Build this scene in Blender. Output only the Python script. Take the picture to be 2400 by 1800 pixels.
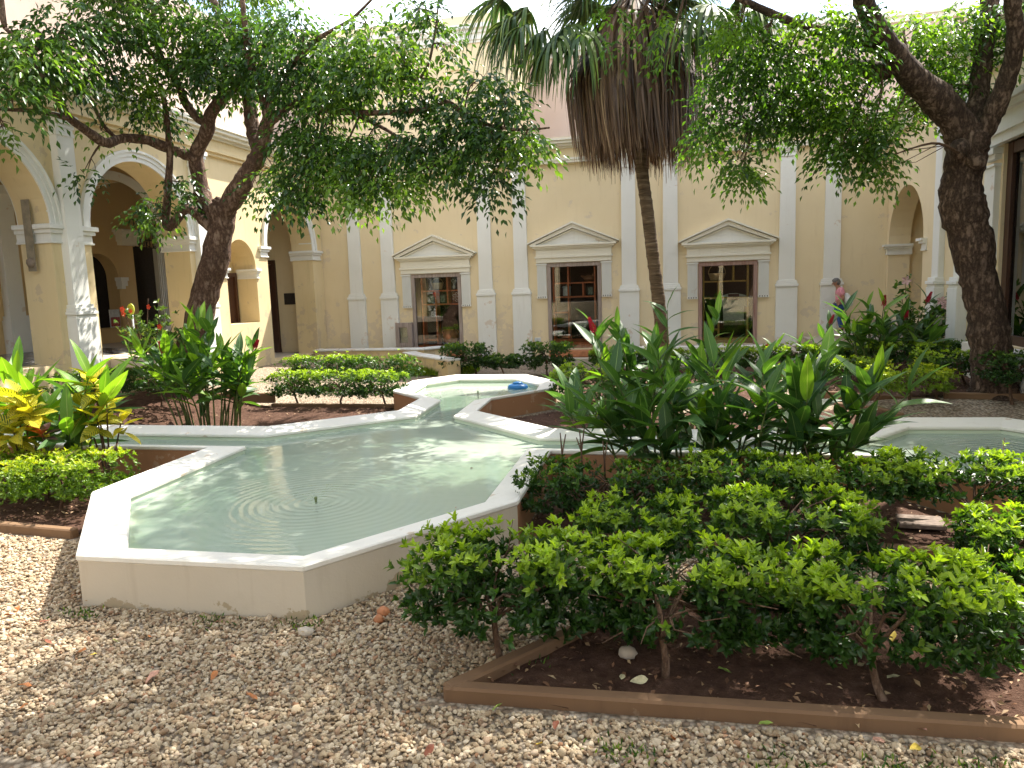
import bpy, math, random
import numpy as np
from mathutils import Vector, Matrix, Quaternion
PI = math.pi
C = bpy.context.scene.collection
for o in list(bpy.data.objects): bpy.data.objects.remove(o)
scene = bpy.context.scene

# ------------------------------------------------------------------ camera
cam = bpy.data.cameras.new('camera'); cam.sensor_width = 36.0; cam.lens = 36.0 * 1720 / 2400
cam.clip_start = 0.05; cam.clip_end = 1000
camo = bpy.data.objects.new('camera', cam); C.objects.link(camo)
CR = Matrix(((0.973247, 0.002240, 0.229749), (0.227347, 0.135171, -0.964387), (-0.033215, 0.990820, 0.131045)))
camo.matrix_world = Matrix.Translation((0, 0, 2.4)) @ CR.to_4x4()
scene.camera = camo

# ------------------------------------------------------------------ sky and sun
SUN = Vector((0.351, 0.633, 1.0)).normalized()
world = bpy.data.worlds.new('World'); scene.world = world; world.use_nodes = True
wn = world.node_tree.nodes; wl = world.node_tree.links; wn.clear()
w_out = wn.new('ShaderNodeOutputWorld'); w_bg = wn.new('ShaderNodeBackground')
w_sky = wn.new('ShaderNodeTexSky'); w_sky.sky_type = 'NISHITA'; w_sky.sun_disc = False
w_sky.sun_elevation = math.asin(SUN.z); w_sky.sun_rotation = math.atan2(SUN.x, SUN.y)
w_sky.air_density = 1.0; w_sky.dust_density = 1.5; w_sky.ozone_density = 1.0
w_tc = wn.new('ShaderNodeTexCoord'); w_no = wn.new('ShaderNodeTexNoise'); w_rp = wn.new('ShaderNodeValToRGB')
w_no.inputs['Scale'].default_value = 2.6; w_no.inputs['Detail'].default_value = 7; w_no.inputs['Roughness'].default_value = 0.55
w_rp.color_ramp.elements[0].position = 0.44; w_rp.color_ramp.elements[1].position = 0.62
w_mx = wn.new('ShaderNodeMix'); w_mx.data_type = 'RGBA'
w_mx.inputs['B'].default_value = (7.7, 7.5, 7.1, 1)
wl.new(w_tc.outputs['Generated'], w_no.inputs['Vector']); wl.new(w_no.outputs['Fac'], w_rp.inputs['Fac'])
wl.new(w_rp.outputs['Color'], w_mx.inputs['Factor']); wl.new(w_sky.outputs['Color'], w_mx.inputs['A'])
wl.new(w_mx.outputs['Result'], w_bg.inputs['Color']); wl.new(w_bg.outputs['Background'], w_out.inputs['Surface'])
w_bg.inputs['Strength'].default_value = 0.15
sl = bpy.data.lights.new('sun', 'SUN'); sl.energy = 4.4; sl.angle = math.radians(0.53); sl.color = (1.0, 0.94, 0.84)
so = bpy.data.objects.new('sun', sl); C.objects.link(so)
so.rotation_euler = SUN.to_track_quat('Z', 'Y').to_euler(); so.location = (6, 12, 25)
scene.view_settings.view_transform = 'Standard'; scene.view_settings.look = 'None'
scene.view_settings.exposure = 1.66; scene.view_settings.gamma = 1.0; scene.view_settings.use_curve_mapping = False
scene.render.engine = 'CYCLES'
try:
    scene.cycles.max_bounces = 10; scene.cycles.transparent_max_bounces = 16
    scene.cycles.diffuse_bounces = 5; scene.cycles.glossy_bounces = 4; scene.cycles.transmission_bounces = 6
    scene.cycles.caustics_reflective = False; scene.cycles.caustics_refractive = False
    scene.cycles.sample_clamp_indirect = 6.0
except Exception: pass

# ------------------------------------------------------------------ helpers
rnd = random.Random(7)
WLOC = {}
def wloc(o):
    return WLOC.get(o, Vector((0, 0, 0))) if o else Vector((0, 0, 0))
def tag(o, label=None, cat=None, group=None, kind=None):
    if label: o['label'] = label
    if cat: o['category'] = cat
    if group: o['group'] = group
    if kind: o['kind'] = kind
    return o
def thing(name, loc, label, cat, group=None):
    o = bpy.data.objects.new(name, None); C.objects.link(o); o.location = loc; o.empty_display_size = 0.2
    WLOC[o] = Vector(loc)
    return tag(o, label, cat, group)
def link(name, me, parent=None):
    o = bpy.data.objects.new(name, me); C.objects.link(o)
    if parent is not None: o.parent = parent
    return o
def sstep(a, b, x):
    t = np.clip((np.asarray(x, float) - a) / (b - a), 0, 1); return t * t * (3 - 2 * t)
def gz(x, y):
    "height of the garden ground: level in the middle, rising towards the two side galleries"
    r = 0.42 * sstep(1.2, 4.4, x) * sstep(10.2, 13.4, y)
    l = 0.40 * sstep(-8.6, -10.8, x) * sstep(9.6, 11.6, y)
    return float(r + l)

class MB:
    def __init__(s): s.v = []; s.f = []; s.sm = []
    def add(s, verts, faces, smooth=False):
        b = len(s.v); s.v += [tuple(q) for q in verts]
        for f in faces: s.f.append([b + i for i in f]); s.sm.append(smooth)
    def box(s, x0, y0, z0, x1, y1, z1):
        if x0 > x1: x0, x1 = x1, x0
        if y0 > y1: y0, y1 = y1, y0
        if z0 > z1: z0, z1 = z1, z0
        s.add([(x0,y0,z0),(x1,y0,z0),(x1,y1,z0),(x0,y1,z0),(x0,y0,z1),(x1,y0,z1),(x1,y1,z1),(x0,y1,z1)],
              [(0,3,2,1),(4,5,6,7),(0,1,5,4),(1,2,6,5),(2,3,7,6),(3,0,4,7)])
    def prism(s, pts, z0, z1):
        "polygon pts [(x,y)] counter-clockwise, raised from z0 to z1"
        n = len(pts)
        s.add([(p[0],p[1],z0) for p in pts] + [(p[0],p[1],z1) for p in pts],
              [tuple(range(n-1,-1,-1)), tuple(range(n,2*n))] + [(i,(i+1)%n,n+(i+1)%n,n+i) for i in range(n)])
    def slab(s, outline, d0, d1, P):
        "outline [(a,z)] in the wall plane extruded from depth d0 to d1; P maps (a,d,z) to world"
        n = len(outline)
        s.add([P(a,d0,z) for a,z in outline] + [P(a,d1,z) for a,z in outline],
              [tuple(range(n-1,-1,-1)), tuple(range(n,2*n))] + [(i,(i+1)%n,n+(i+1)%n,n+i) for i in range(n)])
    def tube(s, pts, rad, seg=8, cap=True, smooth=True):
        pts = [Vector(p) for p in pts]; n = len(pts)
        if not hasattr(rad, '__len__'): rad = [rad] * n
        ring = []; t0 = (pts[1] - pts[0]).normalized(); u = t0.orthogonal().normalized()
        for i in range(n):
            t = (pts[min(i+1,n-1)] - pts[max(i-1,0)])
            t = t.normalized() if t.length > 1e-9 else t0
            u = (u - t * u.dot(t)); u = u.normalized() if u.length > 1e-6 else t.orthogonal().normalized()
            w = t.cross(u); ring.append([pts[i] + (u*math.cos(2*PI*k/seg) + w*math.sin(2*PI*k/seg)) * rad[i] for k in range(seg)])
        vs = [q for r in ring for q in r]; fs = []
        for i in range(n-1):
            for k in range(seg):
                a = i*seg+k; b = i*seg+(k+1)%seg; fs.append((a,b,b+seg,a+seg))
        if cap: fs.append(tuple(range(seg-1,-1,-1))); fs.append(tuple((n-1)*seg+k for k in range(seg)))
        s.add(vs, fs, smooth)
    def lathe(s, prof, c, seg=20, smooth=True, sx=1.0):
        "prof [(r,z)] bottom to top about the vertical through c"
        vs = []; fs = []; n = len(prof)
        for r, z in prof:
            for k in range(seg): vs.append((c[0]+r*math.cos(2*PI*k/seg)*sx, c[1]+r*math.sin(2*PI*k/seg), c[2]+z))
        for i in range(n-1):
            for k in range(seg):
                a = i*seg+k; b = i*seg+(k+1)%seg; fs.append((a,b,b+seg,a+seg))
        if prof[0][0] > 1e-4: fs.append(tuple(range(seg-1,-1,-1)))
        if prof[-1][0] > 1e-4: fs.append(tuple((n-1)*seg+k for k in range(seg)))
        s.add(vs, fs, smooth)
    def sweep(s, prof, line, closed=False):
        "profile [(out,z)] swept along a horizontal polyline [(x,y)] with mitred corners; out is to the right of travel"
        n = len(line); m = len(prof); vs = []
        for i in range(n):
            p = Vector(line[i]).to_2d()
            a = (p - Vector(line[i-1]).to_2d()).normalized() if (i > 0 or closed) else None
            b = (Vector(line[(i+1)%n]).to_2d() - p).normalized() if (i < n-1 or closed) else None
            if a is None: a = b
            if b is None: b = a
            na = Vector((a.y,-a.x)); nb = Vector((b.y,-b.x)); mm = (na+nb); mm = mm / max(1e-6, mm.dot(na))
            for o, z in prof: vs.append((p.x+mm.x*o, p.y+mm.y*o, z))
        fs = []
        for i in range(n if closed else n-1):
            j = (i+1) % n
            for k in range(m):
                l = (k+1) % m
                fs.append((i*m+k, j*m+k, j*m+l, i*m+l))
        if not closed: fs.append(tuple(range(m))); fs.append(tuple((n-1)*m+k for k in range(m-1,-1,-1)))
        s.add(vs, fs)
    def build(s, name, mat, parent=None, bevel=0.0, origin=None, fixn=True):
        off = wloc(parent)
        me = bpy.data.meshes.new(name)
        me.from_pydata([(x-off.x, y-off.y, z-off.z) for x,y,z in s.v], [], s.f)
        me.polygons.foreach_set('use_smooth', s.sm); me.materials.append(mat)
        if fixn:
            import bmesh
            bm = bmesh.new(); bm.from_mesh(me); bmesh.ops.recalc_face_normals(bm, faces=bm.faces)
            if bevel > 0:
                es = [e for e in bm.edges if len(e.link_faces) == 2 and not e.smooth is None and e.calc_face_angle(0) > 0.6]
                bmesh.ops.bevel(bm, geom=es, offset=bevel, segments=1, affect='EDGES', clamp_overlap=True)
            bm.to_mesh(me); bm.free()
        me.update()
        o = link(name, me, parent); WLOC[o] = off.copy()
        return o
# wall-plane maps: (a along the wall, d outward from its face, z)
def PB(a, d, z): return (a, 22.7 - d, z)           # back wall, faces the garden (-Y)
def PL(a, d, z): return (-11.75 + d, a, z)         # left arcade, faces +X
def PR(a, d, z): return (5.5 - d, a, z)            # right building, faces -X
def wbox(mb, P, a0, d0, z0, a1, d1, z1):
    p = P(a0,d0,z0); q = P(a1,d1,z1); mb.box(p[0],p[1],p[2],q[0],q[1],q[2])
def arch_wall(mb, P, a0, a1, z0, z1, d0, d1, ops):
    "wall with openings (oa0, oa1, zbottom, zspring, rise); rise 0 is a flat head"
    a = a0
    for (o0, o1, zb, zs, rise) in sorted(ops):
        if o0 > a: wbox(mb, P, a, d0, z0, o0, d1, z1)
        if zb > z0: wbox(mb, P, o0, d0, z0, o1, d1, zb)
        if rise <= 0: wbox(mb, P, o0, d0, zs, o1, d1, z1)
        else:
            n = 20; c = (o0+o1)/2; h = (o1-o0)/2
            arc = [(c - h*math.cos(PI*i/n), zs + rise*math.sin(PI*i/n)) for i in range(n+1)]
            for i in range(n):
                (b0,y0),(b1,y1) = arc[i], arc[i+1]
                vs = [P(b0,d0,y0),P(b1,d0,y1),P(b1,d0,z1),P(b0,d0,z1),P(b0,d1,y0),P(b1,d1,y1),P(b1,d1,z1),P(b0,d1,z1)]
                mb.add(vs, [(0,1,2,3),(7,6,5,4),(0,4,5,1),(3,2,6,7)])
        a = o1
    if a < a1: wbox(mb, P, a, d0, z0, a1, d1, z1)
def arch_ring(mb, P, c, h, zs, rise, w, d0, d1, n=28, t0=0.0, t1=PI):
    "flat band following an arch, from the opening edge outwards by w"
    vs = []
    for i in range(n+1):
        t = t0 + (t1-t0)*i/n; co, si = math.cos(t), math.sin(t)
        for d in (d0, d1):
            vs.append(P(c - h*co, d, zs + rise*si)); vs.append(P(c - (h+w)*co, d, zs + (rise+w)*si))
    fs = []
    for i in range(n):
        b = i*4; e = b+4
        fs += [(b,b+1,e+1,e),(b+2,e+2,e+3,b+3),(b+1,b+3,e+3,e+1),(b,e,e+2,b+2)]
    fs += [(0,2,3,1),(n*4,n*4+1,n*4+3,n*4+2)]
    mb.add(vs, fs)
def stack(mb, P, a0, a1, rows, side=True, dback=0.0):
    "stacked mouldings: rows of (z0, z1, projection)"
    for z0, z1, pr in rows: wbox(mb, P, a0-(pr if side else 0), dback, z0, a1+(pr if side else 0), pr, z1)

# ------------------------------------------------------------------ materials
class NT:
    def __init__(s, name):
        s.m = bpy.data.materials.new(name); s.m.use_nodes = True; s.t = s.m.node_tree; s.n = s.t.nodes; s.l = s.t.links
        s.n.clear(); s.out = s.n.new('ShaderNodeOutputMaterial')
    def N(s, typ, **kw):
        n = s.n.new(typ)
        for k, v in kw.items():
            if hasattr(n, k) and not (k in n.inputs): setattr(n, k, v)
            else: n.inputs[k].default_value = v
        return n
    def L(s, a, b): s.l.new(a, b)
def col(c): return (c[0], c[1], c[2], 1.0)
def ramp(T, fac, stops):
    r = T.N('ShaderNodeValToRGB'); e = r.color_ramp.elements
    while len(e) < len(stops): e.new(0.5)
    for i, (p, c) in enumerate(stops): e[i].position = p; e[i].color = col(c)
    T.L(fac, r.inputs['Fac']); return r.outputs['Color']
def mixc(T, fac, a, b, mode='MIX'):
    m = T.N('ShaderNodeMix'); m.data_type = 'RGBA'; m.blend_type = mode
    for nm, v in (('Factor', fac), ('A', a), ('B', b)):
        if isinstance(v, (int, float)): m.inputs[nm].default_value = v
        elif isinstance(v, tuple): m.inputs[nm].default_value = col(v)
        else: T.L(v, m.inputs[nm])
    return m.outputs['Result']
def coords(T): return T.N('ShaderNodeTexCoord').outputs['Object']
def noise(T, vec, sc, det=5, rough=0.55, out='Fac'):
    n = T.N('ShaderNodeTexNoise'); n.inputs['Scale'].default_value = sc; n.inputs['Detail'].default_value = det; n.inputs['Roughness'].default_value = rough
    if vec is not None: T.L(vec, n.inputs['Vector'])
    return n.outputs[out]
def mapr(T, v, a, b, c, d):
    m = T.N('ShaderNodeMapRange'); T.L(v, m.inputs['Value'])
    for k, x in zip(('From Min','From Max','To Min','To Max'), (a,b,c,d)): m.inputs[k].default_value = x
    return m.outputs['Result']
def math2(T, op, a, b=0.0):
    m = T.N('ShaderNodeMath'); m.operation = op
    for i, v in enumerate((a, b)):
        if isinstance(v, (int, float)): m.inputs[i].default_value = v
        else: T.L(v, m.inputs[i])
    return m.outputs[0]
def bump(T, h, strength, dist, nrm=None):
    b = T.N('ShaderNodeBump'); b.inputs['Strength'].default_value = strength; b.inputs['Distance'].default_value = dist
    T.L(h, b.inputs['Height'])
    if nrm is not None: T.L(nrm, b.inputs['Normal'])
    return b.outputs['Normal']
def principled(T, base, rough=0.6, nrm=None, spec=0.5, **kw):
    p = T.N('ShaderNodeBsdfPrincipled')
    if isinstance(base, tuple): p.inputs['Base Color'].default_value = col(base)
    else: T.L(base, p.inputs['Base Color'])
    if isinstance(rough, (int, float)): p.inputs['Roughness'].default_value = rough
    else: T.L(rough, p.inputs['Roughness'])
    p.inputs['Specular IOR Level'].default_value = spec
    if nrm is not None: T.L(nrm, p.inputs['Normal'])
    for k, v in kw.items(): p.inputs[k.replace('_', ' ')].default_value = v
    T.L(p.outputs['BSDF'], T.out.inputs['Surface']); return p
def mat_plaster(name, c, c2, stain, chip=None, rough=0.85, low=0.9, chip_hi=0.63, span=1.3, amt=0.11):
    "painted lime plaster: cloudy tone, runs of dirt, worn patches near the ground, fine trowel relief"
    T = NT(name); geo = T.N('ShaderNodeNewGeometry').outputs['Position']
    big = noise(T, geo, 0.55, 4); mid = noise(T, geo, 3.0, 6, 0.6); fine = noise(T, geo, 42, 4)
    base = mixc(T, mapr(T, big, 0.35, 0.68, 0, 1), c, c2)
    mp = T.N('ShaderNodeMapping'); mp.inputs['Scale'].default_value = (5, 5, 0.5); T.L(geo, mp.inputs['Vector'])
    streak = noise(T, mp.outputs['Vector'], 1.6, 5, 0.6)
    base = mixc(T, mapr(T, streak, 0.56, 0.8, 0, 0.42), base, stain)
    base = mixc(T, mapr(T, mid, 0.6, 0.8, 0, 0.22), base, stain)
    if chip:
        sep = T.N('ShaderNodeSeparateXYZ'); T.L(geo, sep.inputs['Vector'])
        lowf = mapr(T, sep.outputs['Z'], low, low + span, amt, 0.0)
        wear = math2(T, 'ADD', noise(T, geo, 2.4, 7, 0.65), lowf)
        wf = mapr(T, wear, chip_hi, chip_hi + 0.02, 0, 1)
        base = mixc(T, math2(T, 'MULTIPLY', wf, 0.75), base, chip)
        sm = noise(T, geo, 11, 5, 0.7)
        base = mixc(T, mapr(T, sm, 0.745, 0.76, 0, 0.6), base, chip)
    nr = bump(T, fine, 0.12, 0.01); nr = bump(T, mid, 0.2, 0.03, nr)
    principled(T, base, rough, nr, 0.3); return T.m
def mat_flat(name, c, rough=0.5, var=0.12, sc=14, spec=0.4, bmp=0.1, **kw):
    T = NT(name); geo = T.N('ShaderNodeNewGeometry').outputs['Position']
    n = noise(T, geo, sc, 5); d = tuple(x * (1 - 2*var) for x in c); e = tuple(min(1, x * (1 + var)) for x in c)
    principled(T, ramp(T, n, [(0.3, d), (0.7, e)]), rough, bump(T, n, bmp, 0.01), spec, **kw); return T.m
def mat_wood(name, c1, c2, rough=0.6, sc=(30, 30, 1.6)):
    T = NT(name); o = coords(T); mp = T.N('ShaderNodeMapping'); mp.inputs['Scale'].default_value = sc; T.L(o, mp.inputs['Vector'])
    n = noise(T, mp.outputs['Vector'], 1.0, 7, 0.65)
    principled(T, ramp(T, n, [(0.3, c1), (0.68, c2)]), rough, bump(T, n, 0.5, 0.006), 0.35); return T.m
def mat_leaf(name, dark, mid, light, rough=0.38, trans=0.42, tcol=None, spec=0.5):
    "leaf tint (age of the leaf, in hedges also painted shade) is a vertex attribute; young leaves are lighter and let more light through"
    T = NT(name); a = T.N('ShaderNodeAttribute'); a.attribute_name = 'tint'
    geo = T.N('ShaderNodeNewGeometry')
    c = ramp(T, a.outputs['Fac'], [(0.0, dark), (0.5, mid), (1.0, light)])
    n = noise(T, geo.outputs['Position'], 25, 3)
    hv = T.N('ShaderNodeHueSaturation'); hv.inputs['Fac'].default_value = 1; T.L(c, hv.inputs['Color'])
    T.L(mapr(T, n, 0.3, 0.7, 0.85, 1.15), hv.inputs['Value']); c = hv.outputs['Color']
    p = T.N('ShaderNodeBsdfPrincipled'); T.L(c, p.inputs['Base Color']); p.inputs['Roughness'].default_value = rough; p.inputs['Specular IOR Level'].default_value = spec
    tr = T.N('ShaderNodeBsdfTranslucent')
    tc = mixc(T, 1.0, c, tcol or (1.5, 1.55, 0.55), 'MULTIPLY'); T.L(tc, tr.inputs['Color'])
    mx = T.N('ShaderNodeMixShader'); mx.inputs[0].default_value = trans
    T.L(p.outputs[0], mx.inputs[1]); T.L(tr.outputs[0], mx.inputs[2]); T.L(mx.outputs[0], T.out.inputs['Surface']); return T.m
def mat_bigleaf(name, dark, light, vein, rough=0.46, trans=0.38, varieg=None):
    "broad leaf: u across, v along; pale midrib, fine side veins, optional yellow marbling"
    T = NT(name); uv = T.N('ShaderNodeTexCoord').outputs['UV']; sp = T.N('ShaderNodeSeparateXYZ'); T.L(uv, sp.inputs['Vector'])
    oi = T.N('ShaderNodeObjectInfo'); cx = math2(T, 'ABSOLUTE', math2(T, 'SUBTRACT', sp.outputs['X'], 0.5))
    base = mixc(T, oi.outputs['Random'], dark, light)
    st = math2(T, 'SINE', math2(T, 'MULTIPLY', math2(T, 'SUBTRACT', sp.outputs['Y'], math2(T, 'MULTIPLY', cx, 0.55)), 95 if not varieg else 62))
    if varieg:
        nn = noise(T, coords(T), 18, 4)
        fz = math2(T, 'ADD', mapr(T, st, -1, 1, -0.5, 0.5), math2(T, 'ADD', mapr(T, nn, 0.3, 0.7, -0.35, 0.35), mapr(T, oi.outputs['Random'], 0, 1, -0.1, 0.75)))
        base = mixc(T, mapr(T, fz, 0.0, 0.35, 0, 1), base, varieg)
    else: base = mixc(T, mapr(T, st, 0.6, 1, 0, 0.16), base, vein)
    base = mixc(T, mapr(T, cx, 0.012, 0.035, 0.75, 0), base, vein)
    nr = bump(T, st, 0.12, 0.004)
    p = T.N('ShaderNodeBsdfPrincipled'); T.L(base, p.inputs['Base Color']); p.inputs['Roughness'].default_value = rough; T.L(nr, p.inputs['Normal'])
    tr = T.N('ShaderNodeBsdfTranslucent'); T.L(mixc(T, 1.0, base, (1.6, 1.6, 0.5), 'MULTIPLY'), tr.inputs['Color'])
    mx = T.N('ShaderNodeMixShader'); mx.inputs[0].default_value = trans
    T.L(p.outputs[0], mx.inputs[1]); T.L(tr.outputs[0], mx.inputs[2]); T.L(mx.outputs[0], T.out.inputs['Surface']); return T.m
def mat_bark(name, c1, c2, c3, sc=9, strength=0.9, zs=0.38):
    "furrowed bark: ridged noise drawn out along the stem, fine cracks, blotches"
    T = NT(name); o = T.N('ShaderNodeNewGeometry').outputs['Position']
    mp = T.N('ShaderNodeMapping'); mp.inputs['Scale'].default_value = (1, 1, zs); T.L(o, mp.inputs['Vector'])
    n1 = noise(T, mp.outputs['Vector'], sc, 6, 0.62); rg = mapr(T, math2(T, 'ABSOLUTE', math2(T, 'SUBTRACT', n1, 0.5)), 0.0, 0.13, 0, 1)
    n2 = noise(T, o, sc*3.1, 8, 0.72); h = math2(T, 'ADD', math2(T, 'MULTIPLY', rg, 0.5), math2(T, 'MULTIPLY', n2, 0.7))
    big = noise(T, o, 1.7, 5, 0.6); mid = noise(T, o, 6.5, 4)
    c = ramp(T, h, [(0.30, c1), (0.62, c2), (0.92, c3)])
    c = mixc(T, mapr(T, big, 0.42, 0.66, 0, 0.5), c, c1); c = mixc(T, mapr(T, mid, 0.58, 0.72, 0, 0.35), c, c3)
    principled(T, c, 0.85, bump(T, h, strength, 0.03), 0.25); return T.m

WALL = mat_plaster('cream_wall_paint', (0.70, 0.58, 0.37), (0.75, 0.63, 0.42), (0.60, 0.48, 0.30), (0.62, 0.52, 0.39), low=1.0)
WALLY = mat_plaster('yellow_wall_paint', (0.66, 0.53, 0.30), (0.72, 0.59, 0.36), (0.44, 0.36, 0.19), (0.55, 0.44, 0.3), low=1.2)
WHITE = mat_plaster('white_trim_paint', (0.70, 0.70, 0.655), (0.76, 0.76, 0.72), (0.58, 0.56, 0.49), (0.62, 0.52, 0.42), low=0.6, chip_hi=0.66)
TRIM = mat_plaster('ivory_trim_paint', (0.72, 0.69, 0.58), (0.77, 0.74, 0.64), (0.60, 0.55, 0.43))
PINK = mat_plaster('faded_pink_wall', (0.50, 0.39, 0.33), (0.56, 0.45, 0.39), (0.42, 0.34, 0.30))
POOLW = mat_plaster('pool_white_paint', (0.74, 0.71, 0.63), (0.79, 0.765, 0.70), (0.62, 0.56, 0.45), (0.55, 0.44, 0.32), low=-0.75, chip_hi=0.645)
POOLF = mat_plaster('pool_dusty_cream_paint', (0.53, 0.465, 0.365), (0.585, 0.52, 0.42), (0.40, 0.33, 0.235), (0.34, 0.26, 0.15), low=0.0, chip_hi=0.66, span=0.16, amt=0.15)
POOLT = mat_plaster('pool_terracotta_paint', (0.34, 0.17, 0.085), (0.40, 0.21, 0.11), (0.22, 0.12, 0.07), (0.45, 0.30, 0.2), low=-0.6)
POOLIN = mat_plaster('pool_lining_paint', (0.55, 0.63, 0.49), (0.60, 0.68, 0.54), (0.50, 0.52, 0.37))
CURB = mat_plaster('brown_kerb_concrete', (0.15, 0.085, 0.045), (0.22, 0.135, 0.075), (0.07, 0.042, 0.026), (0.24, 0.165, 0.105), low=-1.0, chip_hi=0.66)
STONE = mat_plaster('worn_step_stone', (0.42, 0.36, 0.29), (0.5, 0.44, 0.36), (0.25, 0.2, 0.15))
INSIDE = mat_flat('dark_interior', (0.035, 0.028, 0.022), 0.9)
WOODW = mat_wood('weathered_grey_wood', (0.20, 0.155, 0.13), (0.42, 0.35, 0.31), 0.8)
WOODR = mat_wood('weathered_red_wood', (0.24, 0.12, 0.09), (0.42, 0.30, 0.26), 0.8)
WOODD = mat_wood('dark_door_wood', (0.035, 0.015, 0.008), (0.085, 0.035, 0.018), 0.45)
ORANGE = mat_flat('orange_shelf_paint', (0.58, 0.15, 0.05), 0.5)
OCHRE = mat_flat('ochre_shelf_paint', (0.62, 0.38, 0.08), 0.5)
IRON = mat_flat('black_iron', (0.02, 0.018, 0.016), 0.5)
TILEW = mat_flat('white_floor_tile', (0.55, 0.53, 0.48), 0.25, 0.06, 4)
TILEB = mat_flat('black_floor_tile', (0.02, 0.02, 0.022), 0.25, 0.1, 4)
CLAY = mat_flat('terracotta_clay', (0.46, 0.19, 0.085), 0.7, 0.15, 9)
BASKETM = mat_flat('woven_cane', (0.50, 0.36, 0.19), 0.8, 0.25, 60, bmp=0.8)
def mat_glass():
    T = NT('window_glass'); fr = T.N('ShaderNodeFresnel'); fr.inputs['IOR'].default_value = 1.5
    n = noise(T, T.N('ShaderNodeNewGeometry').outputs['Position'], 1.3, 2)
    g = T.N('ShaderNodeBsdfGlossy'); g.inputs['Roughness'].default_value = 0.0; T.L(bump(T, n, 0.02, 0.02), g.inputs['Normal'])
    t = T.N('ShaderNodeBsdfTransparent'); t.inputs['Color'].default_value = (0.93, 0.95, 0.93, 1)
    m = T.N('ShaderNodeMixShader'); T.L(math2(T, 'ADD', math2(T, 'MULTIPLY', fr.outputs[0], 1.45), 0.0), m.inputs[0])
    T.L(t.outputs[0], m.inputs[1]); T.L(g.outputs[0], m.inputs[2]); T.L(m.outputs[0], T.out.inputs['Surface']); return T.m
GLASS = mat_glass()
def mat_water():
    T = NT('pool_water'); geo = T.N('ShaderNodeNewGeometry').outputs['Position']
    def ring(cx, cy, k, fall):
        sub = T.N('ShaderNodeVectorMath'); sub.operation = 'SUBTRACT'; T.L(geo, sub.inputs[0]); sub.inputs[1].default_value = (cx, cy, 0.27)
        mul = T.N('ShaderNodeVectorMath'); mul.operation = 'MULTIPLY'; T.L(sub.outputs[0], mul.inputs[0]); mul.inputs[1].default_value = (1, 1, 0)
        ln = T.N('ShaderNodeVectorMath'); ln.operation = 'LENGTH'; T.L(mul.outputs[0], ln.inputs[0]); d = ln.outputs['Value']
        dn = math2(T, 'ADD', d, math2(T, 'MULTIPLY', noise(T, geo, 1.7, 2), 0.12))
        w = math2(T, 'SINE', math2(T, 'MULTIPLY', dn, k))
        return math2(T, 'MULTIPLY', w, mapr(T, d, 0.05, fall, 1.0, 0.0))
    mp = T.N('ShaderNodeMapping'); mp.inputs['Scale'].default_value = (1.0, 2.4, 1); T.L(geo, mp.inputs['Vector'])
    h = math2(T, 'ADD', math2(T, 'MULTIPLY', ring(-3.70, 6.66, 62, 1.9), 0.5), math2(T, 'MULTIPLY', noise(T, mp.outputs['Vector'], 2.6, 4, 0.5), 0.9))
    h = math2(T, 'ADD', h, math2(T, 'MULTIPLY', ring(3.5, 9.6, 50, 1.3), 0.5))
    h = math2(T, 'ADD', h, math2(T, 'MULTIPLY', ring(-4.1, 14.2, 55, 1.0), 0.3))
    nr = bump(T, h, 0.35, 0.012)
    fr = T.N('ShaderNodeFresnel'); fr.inputs['IOR'].default_value = 1.33; T.L(nr, fr.inputs['Normal'])
    g = T.N('ShaderNodeBsdfGlossy'); g.inputs['Roughness'].default_value = 0.015; T.L(nr, g.inputs['Normal'])
    t = T.N('ShaderNodeBsdfTransparent'); t.inputs['Color'].default_value = (0.84, 0.95, 0.885, 1)
    d = T.N('ShaderNodeBsdfDiffuse'); d.inputs['Color'].default_value = (0.54, 0.63, 0.53, 1)
    mk = T.N('ShaderNodeMixShader'); mk.inputs[0].default_value = 0.52; T.L(t.outputs[0], mk.inputs[1]); T.L(d.outputs[0], mk.inputs[2])
    m = T.N('ShaderNodeMixShader'); T.L(fr.outputs[0], m.inputs[0]); T.L(mk.outputs[0], m.inputs[1]); T.L(g.outputs[0], m.inputs[2])
    T.L(m.outputs[0], T.out.inputs['Surface']); return T.m
WATER = mat_water()
def mat_gravel():
    T = NT('gravel_ground'); geo = T.N('ShaderNodeNewGeometry').outputs['Position']
    v = T.N('ShaderNodeTexVoronoi'); v.inputs['Scale'].default_value = 26; T.L(geo, v.inputs['Vector'])
    sp = T.N('ShaderNodeSeparateColor'); T.L(v.outputs['Color'], sp.inputs[0])
    c = ramp(T, sp.outputs[0], [(0.0, (0.26, 0.19, 0.13)), (0.35, (0.38, 0.31, 0.23)), (0.8, (0.48, 0.41, 0.32)), (1.0, (0.30, 0.20, 0.13))])
    c = mixc(T, mapr(T, v.outputs['Distance'], 0.3, 0.75, 0, 0.85), c, (0.10, 0.075, 0.05))
    c = mixc(T, mapr(T, noise(T, geo, 0.9, 5), 0.45, 0.7, 0, 0.4), c, (0.25, 0.19, 0.13))
    h = math2(T, 'SUBTRACT', 1.0, v.outputs['Distance'])
    principled(T, c, 0.9, bump(T, h, 0.9, 0.03), 0.2); return T.m
GRAVEL = mat_gravel()
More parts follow.
